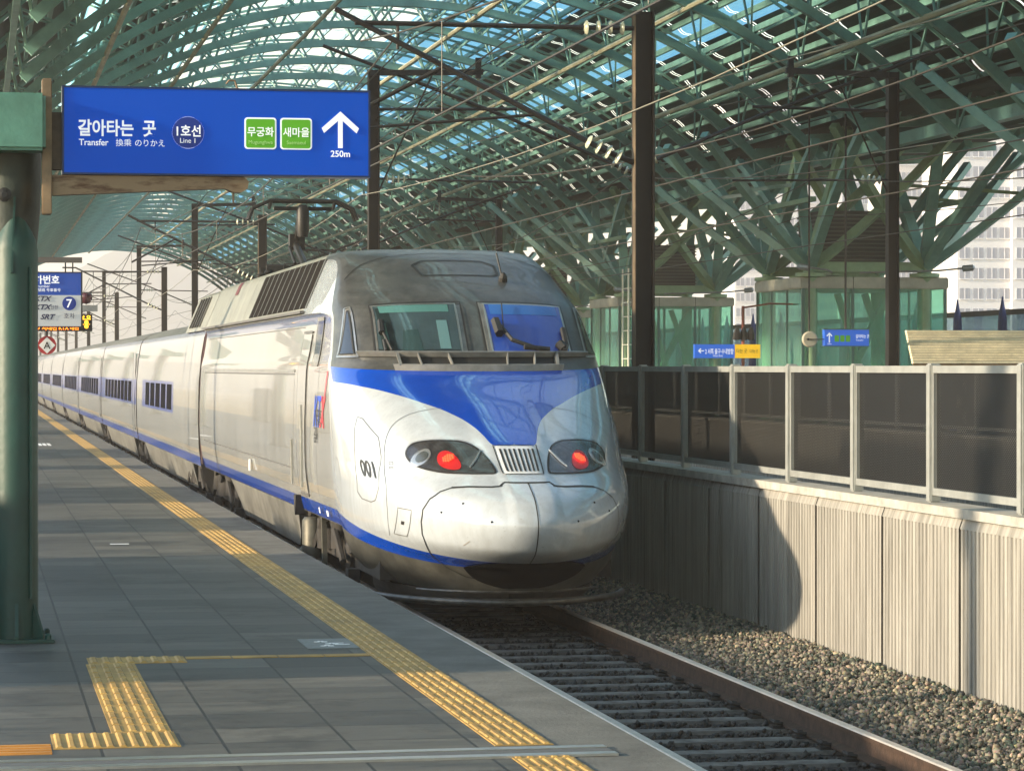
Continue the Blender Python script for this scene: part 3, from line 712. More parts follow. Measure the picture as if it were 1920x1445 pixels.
for off, v_ in ((.0, 12.06), (.06, 12.02), (.065, 11.96), (.01, 11.93)): rows.append([nose(v_, -.60+1.2*j/40, off) for j in range(41)])
lip.grid(rows); lip.build("upper_lip", m_frame, cv_, smooth=40)
lip = MB(); rows = []
for off, v_ in ((.0, 11.04), (.05, 11.16), (.04, 11.28), (.0, 11.30)): rows.append([nose(v_, -.38+.76*j/30, off) for j in range(31)])
lip.grid(rows); lip.build("lower_lip", m_frame, cv_, smooth=40)
for t_ in (-.34, -.235, -.10, .09, .215, .34):
    d = MB(); wv = .03 if abs(t_) > .3 else .012
    P = [nose(11.15, t_, .0), nose(11.15, t_, .05), nose(11.98, t_, .06), nose(11.98, t_, .0)]
    d.add([p-Vector((wv/2, 0, 0)) for p in P]+[p+Vector((wv/2, 0, 0)) for p in P], [(0, 1, 2, 3), (7, 6, 5, 4), (0, 4, 5, 1), (1, 5, 6, 2), (2, 6, 7, 3), (3, 7, 4, 0)])
    d.build("vent_divider", m_frame, cv_)
# roof hatch, seam, aerial
rh = [(-.20, 14.42), (-.15, 14.62), (.15, 14.62), (.21, 14.42), (.19, 14.02), (.15, 13.93), (-.15, 13.93)]
ribbon(rh, .03, .006, m_seam, "roof_hatch_line", pc, closed=True)
ribbon([(-.70, 14.35), (-.55, 14.75), (-.35, 15.05), (-.1, 15.2), (.15, 15.2), (.4, 15.05), (.6, 14.7), (.72, 14.35)], .022, .005, m_seam, "roof_seam", pc)
a = MB(); P = nose(13.75, .19, 0); a.lathe([(.05, 0), (.045, .05), (.02, .09), (.01, .1)], P, (0, -.5, 1), 10); a.tube([P, P+Vector((-.05, .10, .30))], .009, 5); a.build("aerial", m_black, pc)
# plough bars below the nose
pb = MB(); pts = []
for j in range(25):
    a_ = -1.25+2.5*j/24; pts.append(Vector((math.sin(a_)*1.28, .78+1.75*(1-math.cos(a_)), .215)))
pb.tube(pts, .035, 8); m_pb = mat("dark worn bar", (.10, .098, .09), .4, .6, .5, 8); pb.build("plough_bar", m_pb, pc, smooth=50)
pb = MB(); pts = [Vector((math.sin(a_)*1.05, .93+1.3*(1-math.cos(a_)), .30)) for a_ in [-1.0+2*j/20 for j in range(21)]]
pb.tube(pts, .014, 6); pb.build("plough_bar", m_pb, pc)
pb = MB(); rows = []
for z_, k_ in ((.30, 0), (.22, .06), (.16, .16)): rows.append([(x*(1-k_*.3), s+k_, z_) for x, s, z in (nose_raw(.0, -1+2*j/40) for j in range(41))])
pb.grid(rows); pb.build("front_valance", m_under, pc)
# ---------------------------------------------------------------- power car body behind the cab
LEN = 21.45
mb = MB()
def sec(v): x, s, z = nose_raw(v, 1.0); return x, s, z
side_pts = [sec(2.0+15.0*i/60) for i in range(61)]
ends = [7.2, 9.0, 12.0, 15.0, 18.0, LEN]
for sgn in (-1, 1):
    rows = []
    for x, s, z in side_pts: rows.append([(sgn*x, s, z)]+[(sgn*x, s+(7.2-s)*k/3, z) for k in (1, 2, 3)]+[(sgn*x, e, z) for e in ends[1:]])
    if sgn > 0: rows = [r_[::-1] for r_ in rows]
    mb.grid(rows)
roof = []
for e in ends: roof.append([(x, e, z) for x, s, z in (nose_raw(17, -1+2*j/40) for j in range(41))])
mbr = MB(); mbr.grid(roof)
last = [(x, LEN, z) for x, s, z in side_pts]; o = len(mb.v)
mb.build("body_side", m_side, pc, smooth=30)
mbr.build("roof", mat("roof cream grey paint", (.27, .27, .23), .4, 0, .3, 2, coat=.3), pc, smooth=40)
ew = MB(); ewp = [(-x, z) for x, s, z in side_pts]+[(x, z) for x, s, z in (nose_raw(17, -1+2*j/20) for j in range(1, 20))]+[(x, z) for x, s, z in side_pts[::-1]]
ew.add([(x, LEN, z) for x, z in ewp], [tuple(range(len(ewp)))]); ew.build("end_wall", m_under, pc)
XS = -1.452
# lower skirts between the bogies, pods at the cab foot
for sgn in (-1, 1):
    k = MB(); poly = [(7.6, .80), (16.6, .80), (16.2, .62), (15.7, .32), (8.6, .30), (8.1, .48)]
    k.prism(poly, sgn*1.36, sgn*1.20, lambda u, v, d: (d+(-.03 if d < 0 else .03)*0-math.copysign((.8-v)*.28, d), u, v)); k.build("side_skirt", mat("skirt grey paint", (.15, .148, .135), .5, 0, .5, 2), pc, fix=True)
# under the body
k = MB(); k.box((-1.15, 2.2, .34), (1.15, LEN-.1, .82)); k.build("underframe", m_under, pc)
def bogie(parent, s, name="bogie"):
    b = MB()
    for sgn in (-1, 1):
        X0 = sgn*1.13
        b.beam((X0, s-1.95, .62), (X0, s-.8, .50), .16, .22); b.beam((X0, s-.8, .50), (X0, s+.8, .50), .16, .24); b.beam((X0, s+.8, .50), (X0, s+1.95, .62), .16, .22)
        for d in (-1.5, 1.5):
            b.lathe([(.16, -.1), (.16, .06), (.1, .1)], (X0, s+d, .46), (sgn, 0, 0), 12)
            b.lathe([(.11, 0), (.11, .30), (.13, .3), (.13, .33)], (sgn*1.22, s+d*.72, .50), (0, 0, 1), 10)
            b.tube([(sgn*1.3, s+d*.5, .88), (sgn*1.28, s+d*1.15, .40)], .035, 6); b.box((sgn*1.2-.06, s+d*1.25-.12, .2), (sgn*1.2+.06, s+d*1.25+.12, .34))
        b.tube([(sgn*1.3, s-.3, .78), (sgn*1.3, s+.5, .45)], .05, 6); b.lathe([(.17, -.02), (.17, .3), (.12, .34)], (sgn*1.18, s, .46), (0, 0, 1), 12)
    b.beam((-1.13, s, .50), (1.13, s, .50), .5, .22)
    o = b.build(name, m_under, parent, smooth=40)
    for d in (-1.5, 1.5):
        wl = MB()
        for sgn in (-1, 1): wl.lathe([(.46, -.07), (.49, -.07), (.46, -.035), (.455, .06), (.40, .065), (.37, .03), (.12, .03), (.1, .08)], (sgn*.7525, s+d, .46), (sgn, 0, 0), 28)
        wl.tube([(-.7, s+d, .46), (.7, s+d, .46)], .08, 10); wl.build("wheelset", mat("wheel steel", (.05, .042, .037), .55, .6, .4, 6), o, smooth=40)
    return o
bogie(pc, 5.75); bogie(pc, 18.95)
# bracket and dampers just behind the nose skirt
for sgn in (-1, 1):
    k = MB(); k.prism([(6.75, .97), (7.10, .97), (7.05, .80), (6.9, .74)], sgn*1.462, sgn*1.33, lambda u, v, d: (d, u*.6+2.85, v)); k.build("jacking_bracket", m_under, pc, fix=True)
    k = MB(); k.lathe([(.13, 0), (.13, .42), (.10, .46)], (sgn*1.30, 6.55, .28), (0, 0, 1), 12); k.build("damper", mat("greasy damper", (.085, .08, .06), .5, .4, .4, 7), pc, smooth=40)
    k = MB(); k.tube([(sgn*1.34, 6.2, .25), (sgn*1.34, 7.3, .32)], .05, 8); k.build("brake_cylinder", MATS["greasy damper"], pc, smooth=40)
    k = MB(); k.beam((sgn*1.33, 5.2, .2), (sgn*1.33, 5.35, .85), .05, .10); k.build("bogie_link", MATS["greasy damper"], pc)
# side details: door, panel, handrails, gutters, louvres
def sl(y0, z0, y1, z1, w_=.012, name="panel_line", m=m_seam2, parent=pc, sgn=-1):
    k = MB(); k.beam((sgn*1.4535, y0, z0), (sgn*1.4535, y1, z1), w_, .004, up=(1, 0, 0)); return k.build(name, m, parent)
def bx(z):   # half width of the body at height z
    for i in range(len(side_pts)-1):
        if side_pts[i][2] <= z <= side_pts[i+1][2]:
            f = (z-side_pts[i][2])/max(1e-6, side_pts[i+1][2]-side_pts[i][2]); return side_pts[i][0]+(side_pts[i+1][0]-side_pts[i][0])*f
    return side_pts[-1][0]
def wallstrip(pts, w_, m, name, parent=pc, sgn=-1, off=.003):
    rows = []; P = []
    for (y0, z0), (y1, z1) in zip(pts[:-1], pts[1:]):
        n_ = max(1, int(abs(z1-z0)/.1)); P += [(y0+(y1-y0)*k/n_, z0+(z1-z0)*k/n_) for k in range(n_)]
    P.append(pts[-1])
    for i, (y, z) in enumerate(P):
        a, b = P[max(0, i-1)], P[min(len(P)-1, i+1)]; dy, dz = b[0]-a[0], b[1]-a[1]; L = math.hypot(dy, dz) or 1; ny, nz = -dz/L*w_/2, dy/L*w_/2
        rows.append([(sgn*(bx(z-nz)+off), y-ny, z-nz), (sgn*(bx(z+nz)+off), y+ny, z+nz)])
    return MB().grid(rows).build(name, m, parent)
def wallpatch(y0, z0, y1, z1, m, name, parent=pc, sgn=-1, off=.006, n_=10, yt=0):
    rows = [[(sgn*(bx(z0+(z1-z0)*i/n_)+off), y+yt*i/n_, z0+(z1-z0)*i/n_) for y in (y0, y1)] for i in range(n_+1)]
    return MB().grid(rows).build(name, m, parent)
for sgn in (-1, 1):
    dr = wallpatch(6.0, 1.02, 6.75, 2.78, m_side, "door", sgn=sgn, off=.012, yt=.12)
    wallstrip([(5.96, 1.0), (6.1, 2.8), (6.92, 2.8), (6.80, 1.0), (5.96, 1.0)], .03, m_seam2, "door_seam", dr, sgn, .014)
    k = MB(); k.tube([(sgn*1.50, 5.92, 1.1), (sgn*1.51, 5.93, 2.0)], .016, 6); k.tube([(sgn*1.50, 6.9, 1.1), (sgn*1.51, 6.9, 1.6)], .016, 6); k.build("handrail", m_chrome, dr)
    wallstrip([(7.3, 1.26), (7.3, 2.33), (20.6, 2.33), (20.6, 1.26), (7.3, 1.26)], .02, m_seam2, "equipment_panel_line", sgn=sgn)
    wallstrip([(7.3, 2.37), (20.6, 2.37)], .035, m_chrome, "panel_rail", sgn=sgn, off=.008)
    wallstrip([(7.0, 2.86), (21.0, 2.86)], .012, m_seam2, "panel_line", sgn=sgn)
    wallstrip([(5.0, 1.0), (4.9, 2.9)], .010, m_seam2, "panel_line", sgn=sgn)
    wq = wallpatch(5.08, 2.46, 5.62, 2.92, mat("reflective side glass", (.10, .11, .09), .05, .3, coat=1), "side_window", sgn=sgn, off=.008, yt=.1)
    wallstrip([(5.06, 2.44), (5.17, 2.93), (5.74, 2.93), (5.64, 2.44), (5.06, 2.44)], .04, m_frame, "window_frame", wq, sgn, .011)
    k = MB(); k.box((sgn*1.46-.008, 12.5, 1.05), (sgn*1.46+.008, 12.62, 1.2)); k.build("data_plate", m_wht, pc)
# roof shoulder louvres
def shoulder(tt, e, off=0):
    x, s, z = nose_raw(17, tt); x2, s2, z2 = nose_raw(17, tt+.01); n_ = Vector((-(z2-z), 0, x2-x)).normalized()
    if n_.z < 0: n_ = -n_
    return Vector((x, e, z))+n_*off
m_lou = mat("dark louvre opening", (.008, .006, .005), .9, spec=.1)
def louvre(parent, y0, y1, ta, tb, nbl, fn=shoulder):
    for sgn in (-1, 1):
        rows = [[fn(sgn*(ta+(tb-ta)*i/8), y, .006) for y in (y0, y1)] for i in range(9)]
        lv = MB().grid(rows).build("louvre_bank", m_lou, parent)
        k = MB()
        for b in range(nbl+1):
            y = y0+(y1-y0)*b/nbl
            for i in range(8):
                k.beam(fn(sgn*(ta+(tb-ta)*i/8), y, .008), fn(sgn*(ta+(tb-ta)*(i+1)/8), y, .008), .05 if b in (0, nbl) else .035, .010, up=(0, 0, 1))
        k.build("louvre_blade", m_grey, lv)
louvre(pc, 6.95, 13.9, .975, .775, 11)
k = MB(); k.beam((-1.39, 6.9, 3.035), (-1.39, LEN, 3.035), .05, .03); k.beam((1.39, 6.9, 3.035), (1.39, LEN, 3.035), .05, .03); k.build("gutter", m_seam2, pc)
for e in (7.6, 14.9):
    k = MB(); P = [shoulder(-.97+1.94*j/30, e, .004) for j in range(31)]
    k.grid([[p-Vector((0, .012, 0)), p+Vector((0, .012, 0))] for p in P]); k.build("roof_seam", m_seam, pc)
k = MB(); k.grid([[shoulder(-.84+.10*i/4, y, .008) for y in (17.6, 18.1)] for i in range(5)]); k.build("roof_vent", mat("dark red vent", (.10, .012, .018), .6), pc)
# lettering on the flank
def wall_map(y0, z0, sx=1.0): return lambda x, y, z: Vector((-(bx(z0+y)+.007+z), y0-x*sx, z0+y))
lg = text("lettering", "KT", .47, m_lb, pc, None, bold=.006, shear=.25, fn=wall_map(5.25, 1.78, 1.05))
lg2 = text("lettering", "X", .47, m_lr, pc, None, bold=.006, shear=.25, fn=wall_map(4.62, 1.78, 1.05))
k = MB(); k.grid([[(-(bx(1.82+.55*i/6)+.008), 4.50-.36*i/6-.00*i, 1.82+.55*i/6), (-(bx(1.82+.55*i/6)+.008), 4.44-.38*i/6, 1.82+.55*i/6)] for i in range(7)]); k.build("red_swoosh", m_lr, pc)
text("lettering", "한국철도\n공사", .19, m_num, pc, None, fn=wall_map(5.15, 1.62, 1.0))
for t_, wd in ((5.0, .10), (4.3, .16)):
    k = MB(); k.grid([[(-1.414, t_, .86), (-1.414, t_-wd, .86)], [(-1.424, t_, .92), (-1.424, t_-wd, .92)]]); k.build("white_mark", m_wht, pc)
# pantograph
def pantograph(parent, s, z0):
    b = MB(); 
    for x in (-.55, .55):
        for d in (-.5, .5): b.lathe([(.05, 0), (.09, .03), (.05, .06), (.09, .09), (.05, .12), (.09, .15), (.05, .2)], (x, s+d, z0), (0, 0, 1), 10)
    b.beam((-.6, s-.5, z0+.22), (.6, s-.5, z0+.22), .08); b.beam((-.6, s+.5, z0+.22), (.6, s+.5, z0+.22), .08); b.beam((-.3, s-.6, z0+.22), (-.3, s+.6, z0+.22), .08); b.beam((.3, s-.6, z0+.22), (.3, s+.6, z0+.22), .08)
    o = b.build("pantograph", DARK(), parent, smooth=40)
    k = MB(); k.tube([(0, s-.5, z0+.26), (-.02, s+.7, z0+.66)], .06, 8); k.tube([(-.14, s-.4, z0+.3), (-.12, s+.65, z0+.6)], .025, 6); k.build("lower_arm", DARK(), o, smooth=40)
    k = MB(); k.tube([(0, s+.7, z0+.66), (-.05, s-.2, z0+1.12)], .04, 8); k.tube([(0, s+.7, z0+.66), (.05, s-.2, z0+1.12)], .03, 8); k.box((-.12, s+.55, z0+.55), (.12, s+.8, z0+.8)); k.lathe([(.08, 0), (.10, .1), (.10, .42), (.06, .5)], (0, s-.2, z0+.72), (0, 0, 1), 10); k.build("upper_arm", DARK(), o, smooth=40)
    k = MB(); H = z0+1.28
    for d in (-.28, .02):
        k.tube([(-.85, s+d, H-.30), (-.78, s+d, H-.12), (-.52, s+d, H), (.52, s+d, H), (.78, s+d, H-.12), (.85, s+d, H-.30)], .028, 6)
    k.tube([(-.5, s-.28, H), (-.5, s+.02, H-.1)], .03, 6); k.tube([(.5, s-.28, H), (.5, s+.02, H-.1)], .03, 6); k.tube([(-.45, s-.2, H-.12), (.45, s-.2, H-.12)], .035, 6); k.build("collector_head", DARK(), o, smooth=40)
pantograph(pc, 19.6, 3.72)
# ---------------------------------------------------------------- coaches
m_cwin = mat("tinted coach window", (.010, .011, .015), .5, spec=0.0)
COACH_Z = [(1.20, .34), (1.33, .55), (1.40, .80), (1.44, 1.1), (1.452, 1.6), (1.44, 2.15), (1.40, 2.6), (1.35, 2.90), (1.30, 3.02)]
CROOF = [(1.30, 3.02), (1.16, 3.12), (.9, 3.22), (.5, 3.28), (0, 3.30)]
def loftsec(L0, L1, pr):
    return [[(x, L0, z), (x, L1, z)] for x, z in pr]
def coach(y0, L, motor=False):
    t = thing("passenger_coach", "", "train coach", (TX, y0, 0), "passenger coaches behind the power car")
    mb = MB()
    for sgn in (-1, 1):
        pr = []
        for (x0, z0), (x1, z1) in zip(COACH_Z[2:-1], COACH_Z[3:]): pr += [(sgn*(x0+(x1-x0)*k/3), z0+(z1-z0)*k/3) for k in range(3)]
        pr.append((sgn*1.30, 3.02)); r_ = loftsec(0, L, pr); mb.grid(r_ if sgn < 0 else [q[::-1] for q in r_])
    mb.build("body_side", m_side if motor else m_coach, t, smooth=30)
    k = MB(); k.grid(loftsec(0, L, [(-x, z) for x, z in CROOF]+[(x, z) for x, z in CROOF[::-1][1:]])); k.build("roof", m_grey, t, smooth=50)
    k = MB(); pp = [(-x, z) for x, z in COACH_Z]+[(x, z) for x, z in CROOF[::-1]]+[(x, z) for x, z in COACH_Z[::-1]]
    for yy in (0, L): k = MB(); k.add([(x, yy, z) for x, z in pp], [tuple(range(len(pp)))]); k.build("end_wall", m_under, t)
    k = MB(); k.box((-1.1, .6, .35), (1.1, L-.6, .82)); k.build("underframe", m_under, t)
    for sgn in (-1, 1):
        k = MB(); k.prism([(2.0, .80), (L-2.0, .80), (L-2.5, .34), (2.5, .34)], sgn*1.385, sgn*1.22, lambda u, v, d: (d-math.copysign((.8-v)*.3, d), u, v)); k.build("side_skirt", MATS["skirt grey paint"], t, fix=True)
    wl = MB(); wlist = []
    n_ = 5 if motor else 8; W = 1.35; y = (L-3.2-n_*1.72) if motor else 2.1
    y = 6.6 if motor else 2.1
    for sgn in (-1, 1):
        for i in range(n_):
            a = y+i*1.75; rows = [[(sgn*(1.452-abs(z-1.6)*.022+.004), a+e, z) for e in (0, W)] for z in (1.63, 1.8, 2.0, 2.10)]
            wlist.append((rows, sgn))
    w0 = None
    for rows, sgn in wlist: MB().grid(rows).build("window", m_cwin, t)
    if motor:
        for sgn in (-1, 1):
            k = MB(); k.grid([[(sgn*(1.452-abs(z-1.6)*.022+.002), e, z) for e in (6.2, L-2.2)] for z in (1.58, 1.7, 1.9, 2.15)]); k.build("window_band", mat("blue window band", (.012, .05, .36), .2, coat=.6), t)
            rows = [[(sgn*1.20, a, 3.10), (sgn*1.0, a, 3.55), (sgn*.7, a, 3.66)] for a in (.05, 4.6)]
        k = MB(); pr = [(-1.34, 3.02), (-1.09, 3.62), (-.9, 3.71), (0, 3.76), (.9, 3.71), (1.09, 3.62), (1.34, 3.02)]
        k.grid(loftsec(.02, 4.4, pr)); k.add([(x, .02, z) for x, z in pr], [tuple(range(7))]); k.add([(x, 4.4, z) for x, z in pr], [tuple(range(7))]); k.build("roof_fairing", MATS["roof cream grey paint"], t)
        for sgn in (-1, 1):
            P = lambda f, y: (sgn*(1.355-.25*f), y, 3.03+.59*f)
            lv = MB().grid([[P(.12, 1.4), P(.12, 3.6)], [P(.95, 1.4), P(.95, 3.6)]]).build("louvre_bank", m_lou, t)
            k = MB()
            for b in range(5): k.beam(P(.1, 1.4+b*.55), P(.97, 1.4+b*.55), .05, .02)
            k.build("louvre_blade", m_grey, lv)
    else:
        for sgn in (-1, 1):
            d = MB().grid([[(sgn*(1.452-abs(z-1.6)*.03+.006), e, z) for e in (.55, 1.45)] for z in (1.0, 1.6, 2.2, 2.75)]).build("door", m_coach, t)
            for e in (.55, 1.45): MB().grid([[(sgn*(1.452-abs(z-1.6)*.03+.009), e+q, z) for q in (-.015, .015)] for z in (1.0, 1.6, 2.2, 2.75)]).build("door_seam", m_seam, d)
    return t
CY = TY0+LEN+.32
cm = coach(CY, 18.35, True); cm["label"] = "first passenger coach, joined to the power car, with a louvred roof fairing"
bogie(cm, 2.6); bogie(cm, 18.5)
k = MB()
CY2 = CY+18.67
c0 = coach(CY2, 18.35); bogie(c0, 18.5)
names = ["second", "third", "fourth", "fifth", "sixth", "seventh", "eighth", "ninth", "tenth", "eleventh", "twelfth"]
c0["label"] = "second passenger coach from the power car, blue window band on white"
for k_ in range(1, 11): dup(c0, (TX, CY2+18.67*k_, 0), f"{names[k_]} passenger coach from the power car, blue window band on white")
# gangway bellows between the vehicles
m_bel = mat("gangway bellows", (.012, .010, .010), .9, col2=(.05, .008, .010))
def bellows(y, lab, parent, tall=False):
    h = [(1.40, .85), (1.435, 1.6), (1.42, 2.15), (1.385, 2.6), (1.33, 2.95)]+([(1.08, 3.58), (.9, 3.67)] if tall else [(1.1, 3.10), (.8, 3.18)])
    k = MB(); p = [(-x, z) for x, z in h]+[(x, z) for x, z in h[::-1]]
    k.prism(p, y, y+.36, lambda u, v, d: (u, d, v)); return k.build("gangway_bellows", m_bel, parent)
bellows(LEN, "", pc, True)
for o in list(bpy.data.objects):
    if o.name.startswith("passenger_coach") and o.parent is None: bellows(18.3, "", o)
# ================================================================ station roof
RCX, RR, ZC = 11.9, 15.5, 12.9          # vault axis, radius, crown height of the lower chord
A0, A1 = -math.asin(10.9/RR), math.asin(11.3/RR)
def arc(a, r=RR): return (RCX+r*math.sin(a), ZC-RR+r*math.cos(a))
roof_y0, roof_y1, bay = -13.6, 264.0, 5.4
sr = thing("station_roof", "long vaulted green steel canopy with arched trusses and a glazed crown over the tracks", "station roof", (0, 0, 0))
def rib_mb(n_=16):
    lower = MB(); hgt = 1.25; hw = .62
    lo = [arc(A0+(A1-A0)*i/n_) for i in range(n_+1)]; up = [arc(A0+(A1-A0)*i/n_, RR+hgt) for i in range(n_+1)]
    fine = 4
    for i in range(n_*fine):
        p, q = (arc(A0+(A1-A0)*k/(n_*fine)) for k in (i, i+1))
        lower.beam((p[0], 0, p[1]), (q[0], 0, q[1]), .20, .22)
    for i in range(n_):
        for sg in (-1, 1):
            p, q = up[i], up[i+1]; lower.beam((p[0], sg*hw, p[1]), (q[0], sg*hw, q[1]), .075, .075)
            m_ = arc(A0+(A1-A0)*(i+.5)/n_, RR+hgt)
            lower.beam((lo[i][0], 0, lo[i][1]), (m_[0], sg*hw, m_[1]), .05)
            lower.beam((lo[i+1][0], 0, lo[i+1][1]), (m_[0], sg*hw, m_[1]), .05)
        p = arc(A0+(A1-A0)*(i+.5)/n_, RR+hgt); lower.beam((p[0], -hw, p[1]), (p[0], hw, p[1]), .07)
        q = arc(A0+(A1-A0)*(i+.5)/n_, RR+hgt+.03)
    return lower
m_rib = mat("roof steel green", (.19, .40, .34), .42, 0, .35, .8, coat=.15)
rb = rib_mb().build("arch_truss", m_rib, sr, loc=(0, roof_y0, 0))
nb = int((roof_y1-roof_y0)/bay)
for k in range(1, nb+1): inst("arch_truss", rb.data, sr, (0, roof_y0+bay*k, 0))
# long purlins: pale tubes under the trusses, green ones above
m_tan = mat("sunlit purlin paint", (.48, .46, .30), .4, 0, .4, .7)  # grey-tan tubes yellowed: golden sunlight put into the paint colour
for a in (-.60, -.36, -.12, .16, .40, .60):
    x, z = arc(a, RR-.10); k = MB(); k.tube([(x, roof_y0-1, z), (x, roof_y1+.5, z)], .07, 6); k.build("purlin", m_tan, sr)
HG = RR+1.25+.18
k = MB()
for i in range(46):
    a = A0+(A1-A0)*i/45
    if abs(RCX+HG*math.sin(a)-11.1) < 3.4: continue
    x, z = arc(a, HG); k.beam((x, roof_y0-2, z), (x, roof_y1+1, z), .09, .16)
k.build("deck_purlin", m_rib, sr)
# roof deck in bays, with a slot at every truss
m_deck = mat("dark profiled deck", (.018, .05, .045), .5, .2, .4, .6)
def transl(name, c, f):
    m = bpy.data.materials.new(name); m.use_nodes = True; n = m.node_tree.nodes; l = m.node_tree.links; b = n["Principled BSDF"]; out = n["Material Output"]
    b.inputs["Base Color"].default_value = (*c, 1); b.inputs["Roughness"].default_value = .3
    t = n.new("ShaderNodeBsdfTranslucent"); t.inputs[0].default_value = (*c, 1); mx = n.new("ShaderNodeMixShader"); mx.inputs[0].default_value = f
    l.new(b.outputs[0], mx.inputs[1]); l.new(t.outputs[0], mx.inputs[2]); l.new(mx.outputs[0], out.inputs[0]); return m
m_poly = transl("blue translucent sheet", (.36, .72, .80), .9)
def deck_bay(a, b, y0, y1, wave=.05, n_=40):
    rows = []
    for y in (y0, y1):
        rows.append([(lambda r_: (r_[0], y, r_[1]))(arc(a+(b-a)*j/n_, HG+.16+(wave if j % 4 < 2 else 0))) for j in range(n_+1)])
    return MB().grid(rows)
aL, aR = -math.asin(4.3/HG), math.asin(2.8/HG)
bL, bR = -math.asin(5.2/HG), math.asin(6.2/HG)
dk = MB(); py = MB(); sA, sB = math.asin(8.2/HG), math.asin(9.0/HG)
for k in range(nb+1):
    y0 = roof_y0+bay*k
    for (p, q, t_) in ((A0-.05, -sB, dk), (-sB, -sA, py), (-sA, bL, dk), (bR, sA, dk), (sA, sB, py), (sB, A1+.06, dk), (bL, aL, py), (aR, bR, py)):
        n_ = max(8, int(abs(q-p)*90)); g = deck_bay(p, q, y0+.24, y0+bay-.14, n_=n_); t_.add(g.v, g.f)
        # two narrow closing strips leave a row of small openings over each truss
        g = deck_bay(p, q, y0-.02, y0+.12, n_=n_); t_.add(g.v, g.f)
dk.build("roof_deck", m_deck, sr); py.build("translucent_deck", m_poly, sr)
# glazed crown: louvres
k = MB()
for i in range(10):
    a = aL+(aR-aL)*i/9; x, z = arc(a, HG+.02); k.beam((x, roof_y0, z), (x, roof_y1, z), .05, .12)
k.build("crown_glazing_bar", mat("pale blue glazing bar", (.22, .40, .48), .4), sr)
cl = MB()
for j in range(nb*6):
    y = roof_y0+j*bay/6; 
    if (j//6) % 3 == 0:
        P = [arc(aL+(aR-aL)*(.55+.43*q/6), HG+.14) for q in range(7)]
        cl.grid([[(x, y, z) for x, z in P], [(x, y+.30, z+.06) for x, z in P]])
cl.build("crown_louvre", transl("white translucent louvre", (.62, .74, .86), .6), sr)
# eave beams
for a, nm, e_ in ((A0, "eave_beam", .12), (A1, "eave_beam", .3)):
    x, z = arc(a, RR+.4); k = MB(); k.beam((x, roof_y0-1, z), (x, roof_y1+1, z), e_, e_); k.build(nm, m_rib, sr)
# platform strip roofs beside the vault
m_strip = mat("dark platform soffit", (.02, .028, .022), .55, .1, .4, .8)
def strip_roof(x0, x1, z0, z1, sc):
    k = MB(); nn = 26
    rows = [[(x0+(x1-x0)*i/nn, y, z0+(z1-z0)*i/nn+(.06 if i % 2 else 0)) for i in range(nn+1)] for y in (roof_y0, roof_y1)]
    k.grid(rows); k.grid([[(x, y, z+.12) for x, y, z in r_] for r_ in rows]); o = k.build("platform_soffit", m_strip, sc)
    b = MB(); y = roof_y0
    while y < roof_y1: b.beam((x0, y, z0-.18), (x1, y, z1-.18), .14, .26); y += bay
    b.build("soffit_beam", m_rib, sc)
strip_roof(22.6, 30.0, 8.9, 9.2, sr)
# ---------------------------------------------------------------- tree columns
m_col = mat("warm lit column green", (.24, .38, .22), .45, 0, .3, 1.2)  # green turned olive to carry warm light in the colour
def limb(mb, p, q, w0, w1, bend=(0, 0, 0), n_=6):
    p, q, b = Vector(p), Vector(q), Vector(bend); pts = []
    for i in range(n_+1):
        f = i/n_; pts.append(p+(q-p)*f+b*(4*f*(1-f)))
    for i in range(n_):
        w_ = w0+(w1-w0)*(i+.5)/n_; mb.beam(pts[i], pts[i+1], w_, w_*.8)
def tree_col(X, Y, inward, label, group, base_z=.5, node=5.15, first=False, arch=10.5):
    t = thing("tree_column", label, "steel column", (X, Y, base_z), group)
    k = MB(); H = node-base_z
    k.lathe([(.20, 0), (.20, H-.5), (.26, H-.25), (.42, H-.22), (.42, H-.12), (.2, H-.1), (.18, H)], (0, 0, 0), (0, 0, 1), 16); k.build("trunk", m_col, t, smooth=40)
    T = []
    s = inward
    ex, ez = arc(A1 if s < 0 else A0, RR+.1); ex = ex-X if s < 0 else ex-X
    for dy in (-2.7, 2.7): T.append(((0, 0, H), (s*3.7, dy, 8.6-base_z), .28, .22, (0, 0, -.12)))
    for dy in (-2.4, 2.6): T.append(((0, 0, H), (-s*.35, dy, 8.85-base_z), .32, .26, (0, 0, 0)))
    T.append(((0, 0, H), (-s*3.4, -2.6, 8.9-base_z), .30, .24, (0, 0, -.2)))
    T.append(((0, 0, H), (s*.5, -arch*.62, 8.5-base_z), .26, .22, (0, 0, .22)))
    T.append(((0, 0, H), (s*.5, arch*.55, 8.5-base_z), .26, .22, (0, 0, .22)))
    T.append(((s*.55, -2.2, 6.95-base_z), (s*.5, 2.2, 6.95-base_z), .16, .16, (0, 0, 0)))
    T.append(((s*2.2, -1.6, 7.2-base_z), (-s*.2, 1.6, 7.6-base_z), .12, .12, (0, 0, 0)))
    for a in T:
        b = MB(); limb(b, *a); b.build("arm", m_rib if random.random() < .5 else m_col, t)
    return t
BOXY = [79.9-4.0, 79.9+23.4-4.0, 79.9+46.8-4.0, 79.9+70.2-4, 79.9+93.6-4, 79.9+117-4]
BOXY[0] = 78.2
BOXY = [78.2+23.4*i for i in range(7)]
lab = {0: "nearest stair house", 1: "second stair house", 2: "third stair house"}
grp = "branching steel columns on the far platform"
cor = [(22.75, .15, "near left"), (26.05, .15, "near right"), (22.75, 4.45, "far left"), (26.05, 4.45, "far right")]
p0 = tree_col(22.75, BOXY[0]+.15, -1, "", grp); p1 = tree_col(26.05, BOXY[0]+.15, 1, "", grp)
